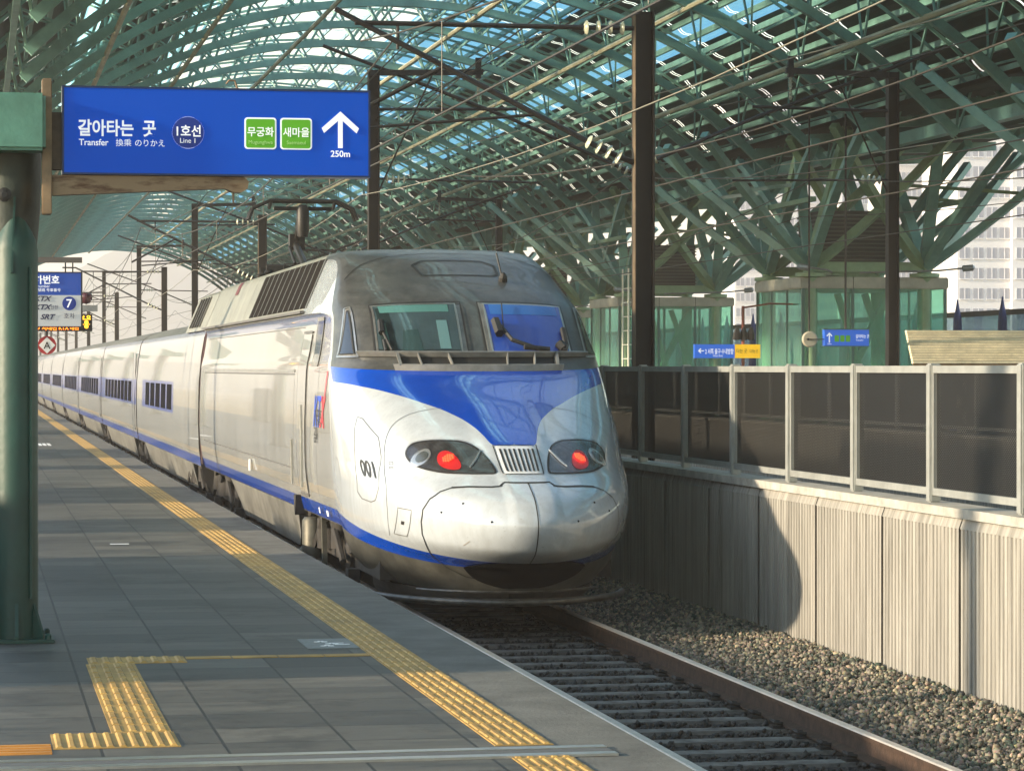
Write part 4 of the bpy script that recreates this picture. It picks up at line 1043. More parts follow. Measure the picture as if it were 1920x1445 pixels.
for i, y in enumerate(BOXY):
    for x, d, cn in cor:
        src = p0 if x < 24 else p1
        txt = f"branching green steel column rising through the {cn} corner of the {lab[i]}" if i < 3 else "branching green steel column far along the opposite platform"
        if i == 0 and d < 1: src["label"] = txt
        else: dup(src, (x, y+d, .5), txt)
dup(p0, (22.75, BOXY[0]-23.4+.15, .5), "branching green column short of the nearest stair house, only its arms in the photo")
dup(p1, (26.05, BOXY[0]-23.4+.15, .5), "branching green column beside the short one, nearest of its row on the far platform")
# ---------------------------------------------------------------- pillar on our platform
m_pil = mat("shaded pillar green", (.006, .048, .035), .5, 0, .35, 1.6, .15, 14)  # paint darkened to stand in for shade on the pillar
m_capp = mat("pale jade paint", (.10, .26, .20), .45, 0, .22, 3.0, .1, 30)
m_up = mat("weathered upper column", (.022, .034, .027), .55, 0, .5, 2.5, .2, 20)
PX, PY = .285, 20.75
pl = thing("platform_pillar", "thick dark green round pillar at the left, with a pale jade head and flared foot fins", "pillar", (PX, PY, .5))
k = MB(); k.lathe([(.152, 0), (.152, 2.72), (.135, 2.80), (.030, 3.02)], (0, 0, 0), (0, 0, 1), 32); k.build("shaft", m_pil, pl, smooth=60)
k = MB(); k.beam((-.03, -.12, 2.55), (-.01, -.02, 3.08), .014, .12, up=(0, 1, 0)); k.beam((.03, -.13, 2.45), (.02, -.02, 3.05), .014, .03, up=(0, 1, 0)); k.build("shaft_rib", m_pil, pl)
k = MB(); k.lathe([(.13, 2.3), (.19, 3.0), (.20, 3.45)], (-.02, .12, 0), (0, 0, 1), 20); k.build("upper_column", m_up, pl, smooth=60)
for dx, dy in ((.13, -.10), (-.13, -.10), (.13, .1), (-.13, .1), (0, -.16)):
    k = MB(); d = Vector((dx, dy, 0)).normalized(); n_ = Vector((-d.y, d.x, 0))*.012
    P = [d*.14, d*.235, d*.235+Vector((0, 0, .05)), d*.14+Vector((0, 0, .30))]
    k.add([p-n_ for p in P]+[p+n_ for p in P], [(0, 1, 2, 3), (7, 6, 5, 4), (0, 4, 5, 1), (1, 5, 6, 2), (2, 6, 7, 3), (3, 7, 4, 0)]); k.build("foot_fin", m_pil, pl)
k = MB(); k.cbox((-.75, -.36, 3.395), (.198, -.02, 3.79), .022); k.build("head_box", m_capp, pl, smooth=30)
k = MB(); k.cbox((-.26, -.26, 0), (.26, .26, .025), .006)
for q in (-1, 1):
    for r_ in (-1, 1): k.lathe([(.022, .02), (.022, .05), (.012, .065)], (q*.215, r_*.215, 0), (0, 0, 1), 6)
k.build("base_plate", m_pil, pl)
k = MB(); k.tube([(.10, -.128, .3), (.10, -.128, 2.6)], .014, 6); k.build("conduit", m_pil, pl)
k = MB(); k.lathe([(.05, 0), (.05, .06), (.02, .07)], (-.08, -.10, 3.10), (0, -1, 0), 10); k.build("pipe_stub", m_black, pl)
# other pillars of the same row, further back
for j in range(1, 9):
    dup(pl, (PX-.02, PY+23.4*j, .5), "same kind of round green pillar further along the row behind the front one")
    if j == 1: pass
for o in bpy.data.objects:
    if o.name.startswith("platform_pillar"): o["group"] = "round green pillars along the platform"
# ---------------------------------------------------------------- big blue direction sign
m_sb = emit("sign blue", (.0, .058, .42), .12); m_stan = mat("tan painted steel", (.24, .165, .095), .5, 0, .45, 3.5, .1, 25)
m_rust = mat("tan steel with rust run", (.24, .165, .095), .5, 0, 0, 3.2, col2=(.085, .035, .012), stretch=(1, 1, 4), thr=(.36, .5))
m_txt = emit("lit white lettering", (.7, .73, .76), .18); m_lime = emit("lit lime green", (.075, .30, .008), .14); m_navy = emit("lit navy", (.0, .02, .20), .08)
m_sb.node_tree.nodes["Principled BSDF"].inputs["Specular IOR Level"].default_value = .15
SX0, SX1, SZ0, SZ1, SY = .612, 2.735, 3.756, 4.343, 20.55
ds = thing("direction_sign", "large blue transfer sign with white Korean lettering and an up arrow, hung from the pillar", "sign", (0, SY, 0))
k = MB(); k.box((SX0, 0, SZ0), (SX1, .16, SZ1)); k.build("sign_face", m_sb, ds)
k = MB(); e = .014
k.box((SX0-e, -.006, SZ1), (SX1+e, .17, SZ1+e)); k.box((SX0-e, -.006, SZ0-e), (SX1+e, .17, SZ0)); k.box((SX0-e, -.006, SZ0), (SX0, .17, SZ1)); k.box((SX1, -.006, SZ0), (SX1+e, .17, SZ1))
k.build("sign_frame", mat("dark blue sign edge", (.012, .03, .10), .35, .4), ds)
k = MB(); k.box((SX0-.09, .03, SZ0+.02), (SX0-.016, .14, SZ1-.17)); k.build("mounting_block", mat("brown weathered steel", (.11, .08, .055), .7, 0, .4, 6), ds)
k = MB(); k.cbox((.462, -.02, SZ0-.29), (.528, .18, SZ1+.06), .006); k.build("hanger_post", m_stan, ds)
k = MB(); br = [(.53, SZ0-.018), (1.86, SZ0-.018), (1.895, SZ0-.05), (1.885, SZ0-.10), (1.84, SZ0-.125), (1.79, SZ0-.125), (1.73, SZ0-.10), (1.6, SZ0-.105), (1.2, SZ0-.125), (.53, SZ0-.16)]
k.prism(br, .02, .14, lambda u, v, d: (u, d, v)); k.build("support_arm", m_rust, ds, fix=True)
k = MB(); k.tube([(1.79, .08, SZ0-.125), (1.79, .08, SZ0-.20)], .008, 6); k.tube([(1.74, .08, SZ1+.05), (1.76, .08, SZ1+.075), (1.80, .08, SZ1+.075), (1.82, .08, SZ1+.02)], .008, 6); k.build("lifting_eye", m_stan, ds)
def st(body, px, py, size, m=None, al='LEFT', bold=0, sx=1.0, nm="lettering", parent=ds, dy=-.010):
    # px, py: position on the sign in its own 590 x 161 layout units (baseline)
    return text(nm, body, size, m or m_txt, parent, (SX0+(SX1-SX0)*px/588, dy, SZ1-(SZ1-SZ0)*py/162), align=al, bold=bold, sx=sx)
st("갈아타는  곳", 26, 89, .122, bold=.003, sx=.86)
st("Transfer", 28, 110, .062, bold=.0008, sx=.95); st("換乘", 98, 110, .055); st("のりかえ", 134, 110, .055, sx=.97)
def ring(mb, cx, cz, r0, r1, y0, y1, n_=40):
    pr = [(r0, -y1), (r1, -y1), (r1, -y0), (r0, -y0)]
    for i in range(n_):
        a, b = 2*math.pi*i/n_, 2*math.pi*(i+1)/n_
        P = [(cx+r*math.cos(t_), -d, cz+r*math.sin(t_)) for t_ in (a, b) for r, d in pr]
        mb.add(P, [(0, 4, 5, 1), (1, 5, 6, 2), (2, 6, 7, 3), (3, 7, 4, 0)])
U = lambda px: SX0+(SX1-SX0)*px/588
Wv = lambda py: SZ1-(SZ1-SZ0)*py/162
k = MB(); k.lathe([(.108, 0), (.108, .006)], (U(237), 0, Wv(83)), (0, -1, 0), 40); k.build("line_badge", m_navy, ds)
k = MB(); ring(k, U(237), Wv(83), .104, .113, 0, .009); k.build("badge_ring", m_txt, ds)
st("1호선", 237, 89, .088, al='CENTER', bold=.0015, sx=.92); st("Line 1", 237, 103, .048, al='CENTER')
def rrect(x0, x1, z0, z1, r, n_=5):
    P = []
    for cx, cz, a0 in ((x1-r, z1-r, 0), (x0+r, z1-r, 90), (x0+r, z0+r, 180), (x1-r, z0+r, 270)):
        for i in range(n_+1):
            a = R(a0+90*i/n_); P.append((cx+r*math.cos(a), cz+r*math.sin(a)))
    return P
for px, ko, en in ((377, "무궁화", "Mugunghwa"), (446.5, "새마을", "Saemaeul")):
    q = MB(); q.prism(rrect(U(px-31), U(px+31), Wv(113), Wv(52), .022), 0, -.006, lambda u, v, d: (u, d, v)); b_ = q.build("train_badge", m_txt, ds, fix=True)
    q = MB(); q.prism(rrect(U(px-28), U(px+28), Wv(110.5), Wv(55), .016), -.006, -.009, lambda u, v, d: (u, d, v)); q.build("badge_field", m_lime, b_, fix=True)
    text("lettering", ko, .072, m_txt, b_, (U(px), -.013, Wv(87)), align='CENTER', bold=.001, sx=.95); text("lettering", en, .036, mat("pale green lettering", (.45, .75, .30), .5), b_, (U(px), -.013, Wv(103)), align='CENTER')
k = MB(); ax, at, ab = U(533), Wv(38), Wv(109); hw_ = .0165
k.prism([(ax-hw_, ab), (ax+hw_, ab), (ax+hw_, at-.05), (ax-hw_, at-.05)], -.003, -.007, lambda u, v, d: (u, d, v))
for s_ in (-1, 1): k.prism([(ax, at), (ax, at-.052), (ax+s_*.115, at-.152), (ax+s_*.132, at-.118)], -.003, -.008, lambda u, v, d: (u, d, v))
k.build("arrow", m_txt, ds, fix=True)
st("250m", 533, 126, .062, al='CENTER', bold=.001)
# ---------------------------------------------------------------- train number board, LED display, A marker
BX0, BX1, BY = .62, 1.755, 49.6
bd = thing("car_number_board", "hanging board with blue header and a 7 in a dark blue disc", "sign", (0, BY, 0))
zt = lambda y: 2.4+(690-y)*50/5500
k = MB(); k.box((BX0, 0, zt(556)), (BX1, .12, zt(515))); k.build("header", emit("lit header blue", (.003, .045, .28), .12), bd)
k = MB(); k.box((BX0, 0, zt(613)), (BX1, .12, zt(556))); k.build("white_panel", emit("lit grey white", (.40, .42, .43), .10), bd)
k = MB(); k.box((BX1, -.01, zt(615)), (BX1+.025, .13, zt(513))); k.box((BX0, -.01, zt(515)), (BX1+.025, .13, zt(513))); k.box((BX0, -.01, zt(615)), (BX1+.025, .13, zt(613))); k.build("board_frame", m_black, bd)
k = MB(); k.box((BX0, 0, zt(496)), (BX1+.02, .12, zt(486))); k.build("top_rail", mat("dull dark rail", (.10, .09, .085), .5), bd)
k = MB()
for x in (1.50, 1.62): k.tube([(x, .06, zt(515)), (x, .06, zt(494))], .012, 6)
k.tube([(1.45, .06, zt(505)), (1.67, .06, zt(505))], .014, 6); k.build("hanger", m_black, bd)
m_kn = mat("navy lettering", (.01, .015, .07), .5)
text("lettering", "호차번호", .155, m_txt, bd, (1.40, -.012, zt(534)), align='RIGHT', bold=.004, sx=.98) 
text("lettering", "Car number", .065, m_txt, bd, (1.24, -.012, zt(542)), align='RIGHT'); text("lettering", "車廂號碼 号車番号", .06, m_txt, bd, (1.42, -.012, zt(549)), align='RIGHT')
for y, s_ in ((564.5, "KTX"), (580, "KTX"), (598, "SRT")):
    text("lettering", s_, .115, m_kn, bd, (1.24 if s_ == "KTX" else 1.30, -.012, zt(y+2)), align='RIGHT', bold=.004, shear=.35, sx=1.15)
text("lettering", "산천", .07, m_kn, bd, (1.25, -.012, zt(581)))
k = MB(); k.lathe([(.115, 0), (.115, .008)], (1.56, 0, zt(571)), (0, -1, 0), 32); k.build("number_disc", m_navy, bd)
text("lettering", "7", .20, m_txt, bd, (1.555, -.018, zt(578.5)), align='CENTER', bold=.002); text("lettering", "호차", .10, m_kn, bd, (1.56, -.012, zt(598)), align='CENTER')
ld = thing("led_display", "dark departure display glowing orange below the number board", "display", (0, BY+1.5, 0))
k = MB(); k.box((.6, 0, zt(620)), (2.0, .2, zt(588))); k.build("housing", m_black, ld)
m_or = emit("orange led text", (1.0, .20, .012), 1.1); m_ye = emit("yellow led text", (1.0, .50, .02), 1.0)
text("lettering", "서대전", .095, m_or, ld, (1.27, -.012, zt(617.5)), align='CENTER', bold=.002); text("lettering", "KTX 대전", .085, m_or, ld, (1.60, -.012, zt(617)), align='CENTER', bold=.002); text("lettering", "00", .09, m_or, ld, (1.06, -.012, zt(616.5)), align='CENTER', bold=.002)
text("lettering", "소요", .09, m_ye, ld, (1.895, -.012, zt(598)), align='CENTER', bold=.002)
k = MB()
for y in (603, 611): k.lathe([(.035, 0), (.035, .008)], (1.90, -.002, zt(y)), (0, -1, 0), 12)
k.box((1.84, -.012, zt(607.4)), (1.96, -.002, zt(606.6))); k.build("led_dot", m_ye, ld)
k = MB(); k.box((-.1, .05, zt(606)), (.62, .13, zt(602))); k.build("bracket", DARK(), ld)
k = MB(); k.box((.1, .0, zt(496)), (.62, .12, zt(486))); k.tube([(.2, .06, .5), (.2, .06, 4.3)], .07, 10); k.build("post", DARK(), bd)
cc = thing("security_camera", "small dome camera on a grey bracket right of the number board", "camera", (1.95, 52.5, zt(553)))
k = MB(); k.box((-.22, 0, -.24), (.20, .12, -.13)); k.build("bracket", GREY_M(), cc); k = MB(); k.lathe([(.01, -.11), (.07, -.09), (.11, -.02), (.11, .05), (.09, .08), (.02, .09)], (0, .05, 0), (0, 0, 1), 14); k.build("dome", mat("plum dome", (.07, .02, .03), .2), cc, smooth=60)
k = MB(); k.tube([(-1.5, .05, -.2), (-.2, .05, -.2)], .025, 6); k.tube([(-.1, .05, -.13), (0, .05, 0)], .02, 6); k.build("hanger", DARK(), cc)
am = thing("platform_marker", "round red marker with a white diamond and a black letter A", "sign", (1.23, 51.2, 2.795)); am.scale = (.86, .86, .86)
k = MB(); k.lathe([(.185, 0), (.185, .03)], (0, 0, 0), (0, -1, 0), 36); k.build("disc", mat("marker red", (.42, .02, .03), .4), am)
k = MB(); k.prism([(-.165, 0), (0, -.165), (.165, 0), (0, .165)], -.031, -.035, lambda u, v, d: (u, d, v)); k.build("diamond", m_wht, am, fix=True)
text("lettering", "A", .20, m_num, am, (0, -.040, -.072), align='CENTER', bold=.002)
k = MB(); k.tube([(0, .04, .0), (0, .04, .32)], .02, 8); k.build("hanger", DARK(), am)
# ================================================================ tactile paving and platform details
m_tact = mat("yellow tactile tile", (.44, .265, .065), .6, 0, .35, 3.5, .1, 60); m_tor = mat("orange tactile tile", (.48, .21, .03), .6, 0, .2, 4)
def tactile(name, x0, x1, y0, y1, bars, lab, along=True, m=None, tile=.3):
    t = MB(); z = .504; t.box((x0, y0, .4995), (x1, y1, z))
    if along:
        y = y0
        while y < y1-.05:
            for b in range(bars):
                x = x0+(x1-x0)*(b+.5)/bars; w_ = (x1-x0)/bars*.27; e = min(y+tile-.02, y1)
                t.add([(x-w_, y+.02, z), (x+w_, y+.02, z), (x+w_, e, z), (x-w_, e, z), (x-w_*.6, y+.03, z+.006), (x+w_*.6, y+.03, z+.006), (x+w_*.6, e-.01, z+.006), (x-w_*.6, e-.01, z+.006)], [(4, 5, 6, 7), (0, 1, 5, 4), (1, 2, 6, 5), (2, 3, 7, 6), (3, 0, 4, 7)])
            y += tile
    else:
        for b in range(bars):
            x = x0+(x1-x0)*(b+.5)/bars; w_ = (x1-x0)/bars*.3
            t.add([(x-w_, y0+.02, z), (x+w_, y0+.02, z), (x+w_, y1-.02, z), (x-w_, y1-.02, z), (x-w_*.5, y0+.03, z+.008), (x+w_*.5, y0+.03, z+.008), (x+w_*.5, y1-.03, z+.008), (x-w_*.5, y1-.03, z+.008)], [(4, 5, 6, 7), (0, 1, 5, 4), (1, 2, 6, 5), (2, 3, 7, 6), (3, 0, 4, 7)])
    return tag(t.build(name, m or m_tact), lab, "tactile paving")
tactile("tactile_strip", 2.575, 2.875, 14.52, 140, 5, "long ochre ribbed tactile strip running along the platform edge")
tactile("tactile_strip", 2.575, 2.875, 5, 14.06, 5, "short ochre tactile strip in front of the metal joint cover")
tactile("tactile_path", .70, 1.01, 15.40, 18.98, 4, "upright ochre tactile path on the left part of the platform")
tactile("tactile_path", .385, 1.02, 14.78, 15.38, 10, "wide ochre tactile foot with wavy ridges, nearest the joint cover", False)
tactile("tactile_path", .72, 1.35, 19.0, 19.40, 8, "small ochre tactile corner at the top of the path", False)
k = MB(); k.box((-.9, 14.60, .4995), (.375, 14.98, .503))
for q in range(4): k.box((-.9, 14.625+q*.095, .503), (.375, 14.67+q*.095, .508))
tag(k.build("tactile_path", m_tor), "orange tactile bars at the left end of the path", "tactile paving")
k = MB(); xx = 1.36
while xx < 2.56: k.box((xx, 19.22, .4995), (min(xx+.295, 2.57), 19.36, .505)); xx += .305
tag(k.build("guide_line", m_tact), "thin pale yellow guide line crossing to the edge strip", "line marking")
k = MB(); k.box((2.22, 19.75, .4995), (2.57, 20.45, .506)); it = thing("door_tile", "grey floor plate with a white pictogram beside the yellow edge strip", "floor plate", (0, 0, 0)); k.build("plate", mat("steel grey plate", (.17, .19, .19), .5, 0, .3, 20), it)
k = MB(); z = .509
for x, y in ((2.33, 20.2), (2.39, 20.05), (2.34, 19.9)):
    k.lathe([(.022, 0), (.022, .002)], (x, y, z-.002), (0, 0, 1), 10); k.box((x+.03, y-.03, z-.002), (x+.07, y+.02, z)); k.box((x+.01, y+.03, z-.002), (x+.05, y+.06, z))
k.box((2.43, 19.98, z-.002), (2.53, 20.01, z)); k.box((2.43, 20.08, z-.002), (2.50, 20.10, z)); k.build("pictogram", m_wht, it)
ej = thing("expansion_joint", "pale metal joint cover laid straight across the platform near the camera", "joint cover", (0, 0, 0), rz=R(.9))
for y0, y1, mm in ((14.06, 14.15, m_chrome), (14.165, 14.30, mat("joint rubber", (.10, .10, .098), .6)), (14.315, 14.40, m_chrome)):
    k = MB(); k.box((-4, y0-.05, .4995), (3.33, y1-.05, .512 if mm is m_chrome else .508)); k.build("cover_rail" if mm is m_chrome else "rubber_infill", mm, ej)
for i, (px, D, lb) in enumerate(((1.54, 31.7, "small white tape mark on the shaded platform tiles"), (1.65, 73, "white striped tile far along the platform"))):
    k = MB(); Y = (D-px*.18)/.9836
    if i == 0: k.box((px-.10, Y-.05, .4995), (px+.10, Y+.05, .503))
    else:
        for q in range(4): k.box((px-.2+q*.11, Y-1.1, .4995), (px-.12+q*.11, Y+1.1, .503))
    tag(k.build("floor_mark", m_wht), lb, "floor mark")
# added parapet walls, unseen to the left of the frame: they throw the bands of shade
m_scr = mat("grey shade screen", (.25, .26, .25), .6, 0, .3, 2)
def screen(y0, y1, h, lab):
    t = thing("shade_screen", lab, "screen", (-3.2, y0, .5))
    k = MB(); k.cbox((-.1, 0, 0), (.1, y1-y0, h), .02); k.build("wall", m_scr, t); k = MB(); k.tube([(0, .1, h+.03), (0, y1-y0-.1, h+.03)], .03, 8); k.build("handrail", GREY_M(), t)
screen(17.3, 29.2, 1.78, "added grey shade parapet on the left side of the platform, beside the pillar")
screen(33.6, 36.6, 1.7, "short added grey shade parapet further along the platform")
screen(41.0, 46.5, 1.7, "third added grey shade parapet further along the platform")
screen(55.0, 57.0, 1.7, "fourth added grey shade parapet further along the platform"); screen(62, 69, 1.7, "fifth added grey shade parapet further along the platform"); screen(84, 90, 1.7, "sixth added grey shade parapet far along the platform"); screen(104, 110, 1.7, "seventh added grey shade parapet far along the platform")
# ================================================================ catenary masts, cantilevers, wires
m_mast = mat("dark mast steel", (.010, .009, .009), .55, .3, .4, 4); m_mastedge = mat("rusty mast edge", (.12, .085, .05), .6, .2, .5, 3)
m_ins = mat("pale glazed insulator", (.50, .52, .40), .2, coat=.6); m_tube = mat("cantilever tube", (.035, .033, .034), .5, .5)
def insulator(p, q, n_, r, name, parent):
    k = MB(); p, q = Vector(p), Vector(q); L = (q-p).length; prof = [(.02, 0)]
    for i in range(n_):
        a = L*(i+.15)/n_; st_ = L/n_; prof += [(.025, a), (r, a+st_*.15), (r*.85, a+st_*.32), (.03, a+st_*.45)]
    prof.append((.02, L)); k.lathe(prof, p, (q-p).normalized(), 14); return k.build(name, m_ins, parent, smooth=50)
MX = 8.5
def hsec(mb, x0, z0, z1, w_):
    f = .02; mb.box((x0-w_/2, -w_/2, z0), (x0-w_/2+f, w_/2, z1)); mb.box((x0+w_/2-f, -w_/2, z0), (x0+w_/2, w_/2, z1)); mb.box((x0-w_/2+f, -.01, z0), (x0+w_/2-f, .01, z1)); 
def mast_low(Y, lab, rz=0, X=MX):
    t = thing("catenary_mast", lab, "catenary mast", (X, Y, 0), "catenary masts along the tracks", rz)
    k = MB(); hsec(k, 0, -.3, 7.0, .25); k.build("post", m_mast, t)
    k = MB(); k.box((-.132, -.125, 0), (-.127, .04, 6.98)); k.build("rusty_flange", m_mastedge, t)
    k = MB(); zt_ = 6.78
    k.tube([(-.13, 0, zt_), (-3.75, .0, zt_)], .032, 8); k.tube([(-.13, 0, 5.05), (-.5, 0, 5.2), (-3.55, 0, 6.72), (-4.0, 0, 6.95)], .036, 8); k.tube([(-2.6, 0, 6.25), (-3.9, 0, 5.55)], .028, 8)
    k.tube([(-3.2, 0, 6.75), (-3.2, 0, 6.45)], .02, 6); k.tube([(-1.4, 0, 5.65), (-3.6, .02, 5.45)], .022, 6)
    k.build("cantilever", m_tube, t, smooth=40)
    insulator((-.22, 0, zt_), (-.85, 0, zt_), 4, .095, "insulator", t); insulator((-.28, 0, 5.10), (-.80, 0, 5.35), 4, .095, "insulator", t)
    return t
def mast_high(Y, lab, rz=0, X=MX):
    t = thing("catenary_mast", lab, "catenary mast", (X, Y, 0), "catenary masts along the tracks", rz)
    k = MB(); hsec(k, 0, -.3, 8.85, .24); k.build("post", m_mast, t)
    k = MB(); k.beam((-.1, 0, 8.78), (2.4, 0, 8.84), .10, .12); k.beam((2.3, 0, 8.7), (2.3, 0, 9.15), .12, .10); k.tube([(1.3, 0, 8.8), (.1, 0, 6.2)], .02, 6); k.build("feeder_arm", m_tube, t)
    k = MB(); k.tube([(.12, 0, 8.0), (3.15, 0, 8.05)], .035, 8); k.tube([(.12, 0, 6.5), (3.6, 0, 6.45)], .025, 8); k.tube([(-1.1, 0, 9.35), (3.0, 0, 7.85), (5.9, 0, 6.62)], .04, 8); k.build("cantilever", m_tube, t, smooth=40)
    insulator((5.25, 0, 6.90), (5.85, 0, 6.64), 4, .1, "insulator", t); insulator((.25, 0, 6.5), (.75, 0, 6.5), 4, .1, "insulator", t); insulator((2.3, 0, 8.7), (2.3, 0, 8.2), 6, .05, "insulator", t)
    return t
def Yof(X, D): return (D-X*.1803)/.9836
ml = mast_low(Yof(MX, 37.9), "nearest tall black mast with a rusty edge standing just behind the mesh fence")
mh = mast_high(Yof(MX, 63.5), "tall black mast rising behind the train roof, right of the blue sign")
seq = [(88, 0, "dark mast behind the pantograph of the train"), (115, 1, "mast left of the pantograph with a long top arm"), (133.5, 0, "short reddish mast over the second coach"), (154, 1, "tall reddish mast left in the bright opening"), (178, 0, "thin mast deep in the bright opening"), (195.6, 1, "slim reddish mast right of the number board")]
for D, hi, lb in seq: dup(mh if hi else ml, (MX, Yof(MX, D), 0), lb)
D = 222; i = 0
while D < 620:
    dup(mh if i % 2 else ml, (MX, Yof(MX, D), 0), "small hazy mast in the row receding beyond the canopy"); D += 27; i += 1
# outer side of the platform: a row seen beyond the far opening
D = 215; i = 0
while D < 640:
    dup(ml, (1.6-.004*(D-215), Yof(0, D)+60, 0), "small hazy mast beyond the end of the platform", rz=R(180)); D += 40; i += 1
# right-hand row beyond the passing tracks
mr = mast_high(Yof(19.7, 64), "black mast beyond the second fence, in front of the nearest stair house", R(180), 19.7)
for D, lb in ((112, "mast beyond the second fence near the second stair house"), (160, "further mast beyond the second fence, third of its row")): dup(mr, (19.7, Yof(19.7, D), 0), lb)
m_wire = mat("overhead wire", (.05, .045, .04), .5, .4); m_wirel = mat("bright stranded wire", (.38, .36, .30), .4, .6)
def wire(pts, r, lab, m=None, sag=0.0, n_=1, name="overhead_wire", cat="overhead wire"):
    P = []
    for (a, b) in zip(pts[:-1], pts[1:]):
        for i in range(8): f = i/8; P.append((a[0]+(b[0]-a[0])*f, a[1]+(b[1]-a[1])*f, a[2]+(b[2]-a[2])*f-sag*4*f*(1-f)))
    P.append(pts[-1]); k = MB(); k.tube(P, r, 5, cap=False); return tag(k.build(name, m or m_wire), lab, cat, "overhead wires")
def line(X, z, jit, y0=6, y1=600, st_=50.0):
    y = y0; out = []; i = 0
    while y <= y1: out.append((X+jit*(1 if i % 2 else -1), y, z)); y += st_; i += 1
    return out
cat1 = thing("overhead_line", "contact wire and messenger wire with droppers above the train", "overhead line", (0, 0, 0))
def catenary(X, y0, y1, t, span=50.0):
    y = y0
    while y < y1:
        k = MB(); P = []
        for i in range(17): f = i/16; P.append((X+.2*(1-2*f)*(-1)**int(y/span), y+span*f, 6.55-1.05*4*f*(1-f)))
        k.tube(P, .012, 5, cap=False); k.build("messenger_wire", m_wire, t)
        k = MB()
        for i in (range(2, 16, 3) if X < 6 and y < 300 else ()): k = MB(); k.tube([P[i], (P[i][0], P[i][1], 5.12)], .006, 4, cap=False); k.build("dropper", m_wire, t)
        k = MB(); k.tube([(P[0][0], y, 5.1), (P[-1][0], y+span, 5.1)], .012, 5, cap=False); k.build("contact_wire", m_wire, t); y += span
catenary(TX, 37-50, 560, cat1)
for X, lb in ((10.0, "contact and messenger wires over the first passing track"), (14.0, "contact and messenger wires over the second passing track"), (18.3, "contact and messenger wires beside the far platform")):
    t = thing("overhead_line", lb, "overhead line", (0, 0, 0)); catenary(X, 12, 560 if X < 12 else 300, t)
wire(line(8.3, 8.75, 0), .014, "upper feeder wire running along the near mast row", sag=.5)
wire(line(10.8, 9.1, 0, 12), .016, "pale feeder wire carried on the outer ends of the top arms", m_wirel, sag=.6)
wire(line(8.35, 6.2, 0, 14), .010, "thin return wire on the near masts", m_wirel, sag=.5)
wire(line(17.4, 8.7, 0, 20), .014, "feeder wire on the masts beyond the second fence", sag=.5)
wire(line(19.5, 7.4, 0, 20), .011, "thin pale wire on the masts beyond the second fence", m_wirel, sag=.5)
wire(line(21.5, 6.4, 0, 25, 330), .010, "dark cable passing in front of the stair houses", sag=.6)
wire([(6.0, 14, 6.6), (9.4, 64, 8.0)], .012, "slack diagonal wire from the canopy to the tall black mast"); wire([(13.0, 30, 9.5), (5.2, 88, 6.5)], .012, "diagonal wire crossing over the train roof")
wire([(15, 34, 7.6), (8.5, 112, 8.2)], .012, "long diagonal wire crossing behind the nearest mast", m_wirel)
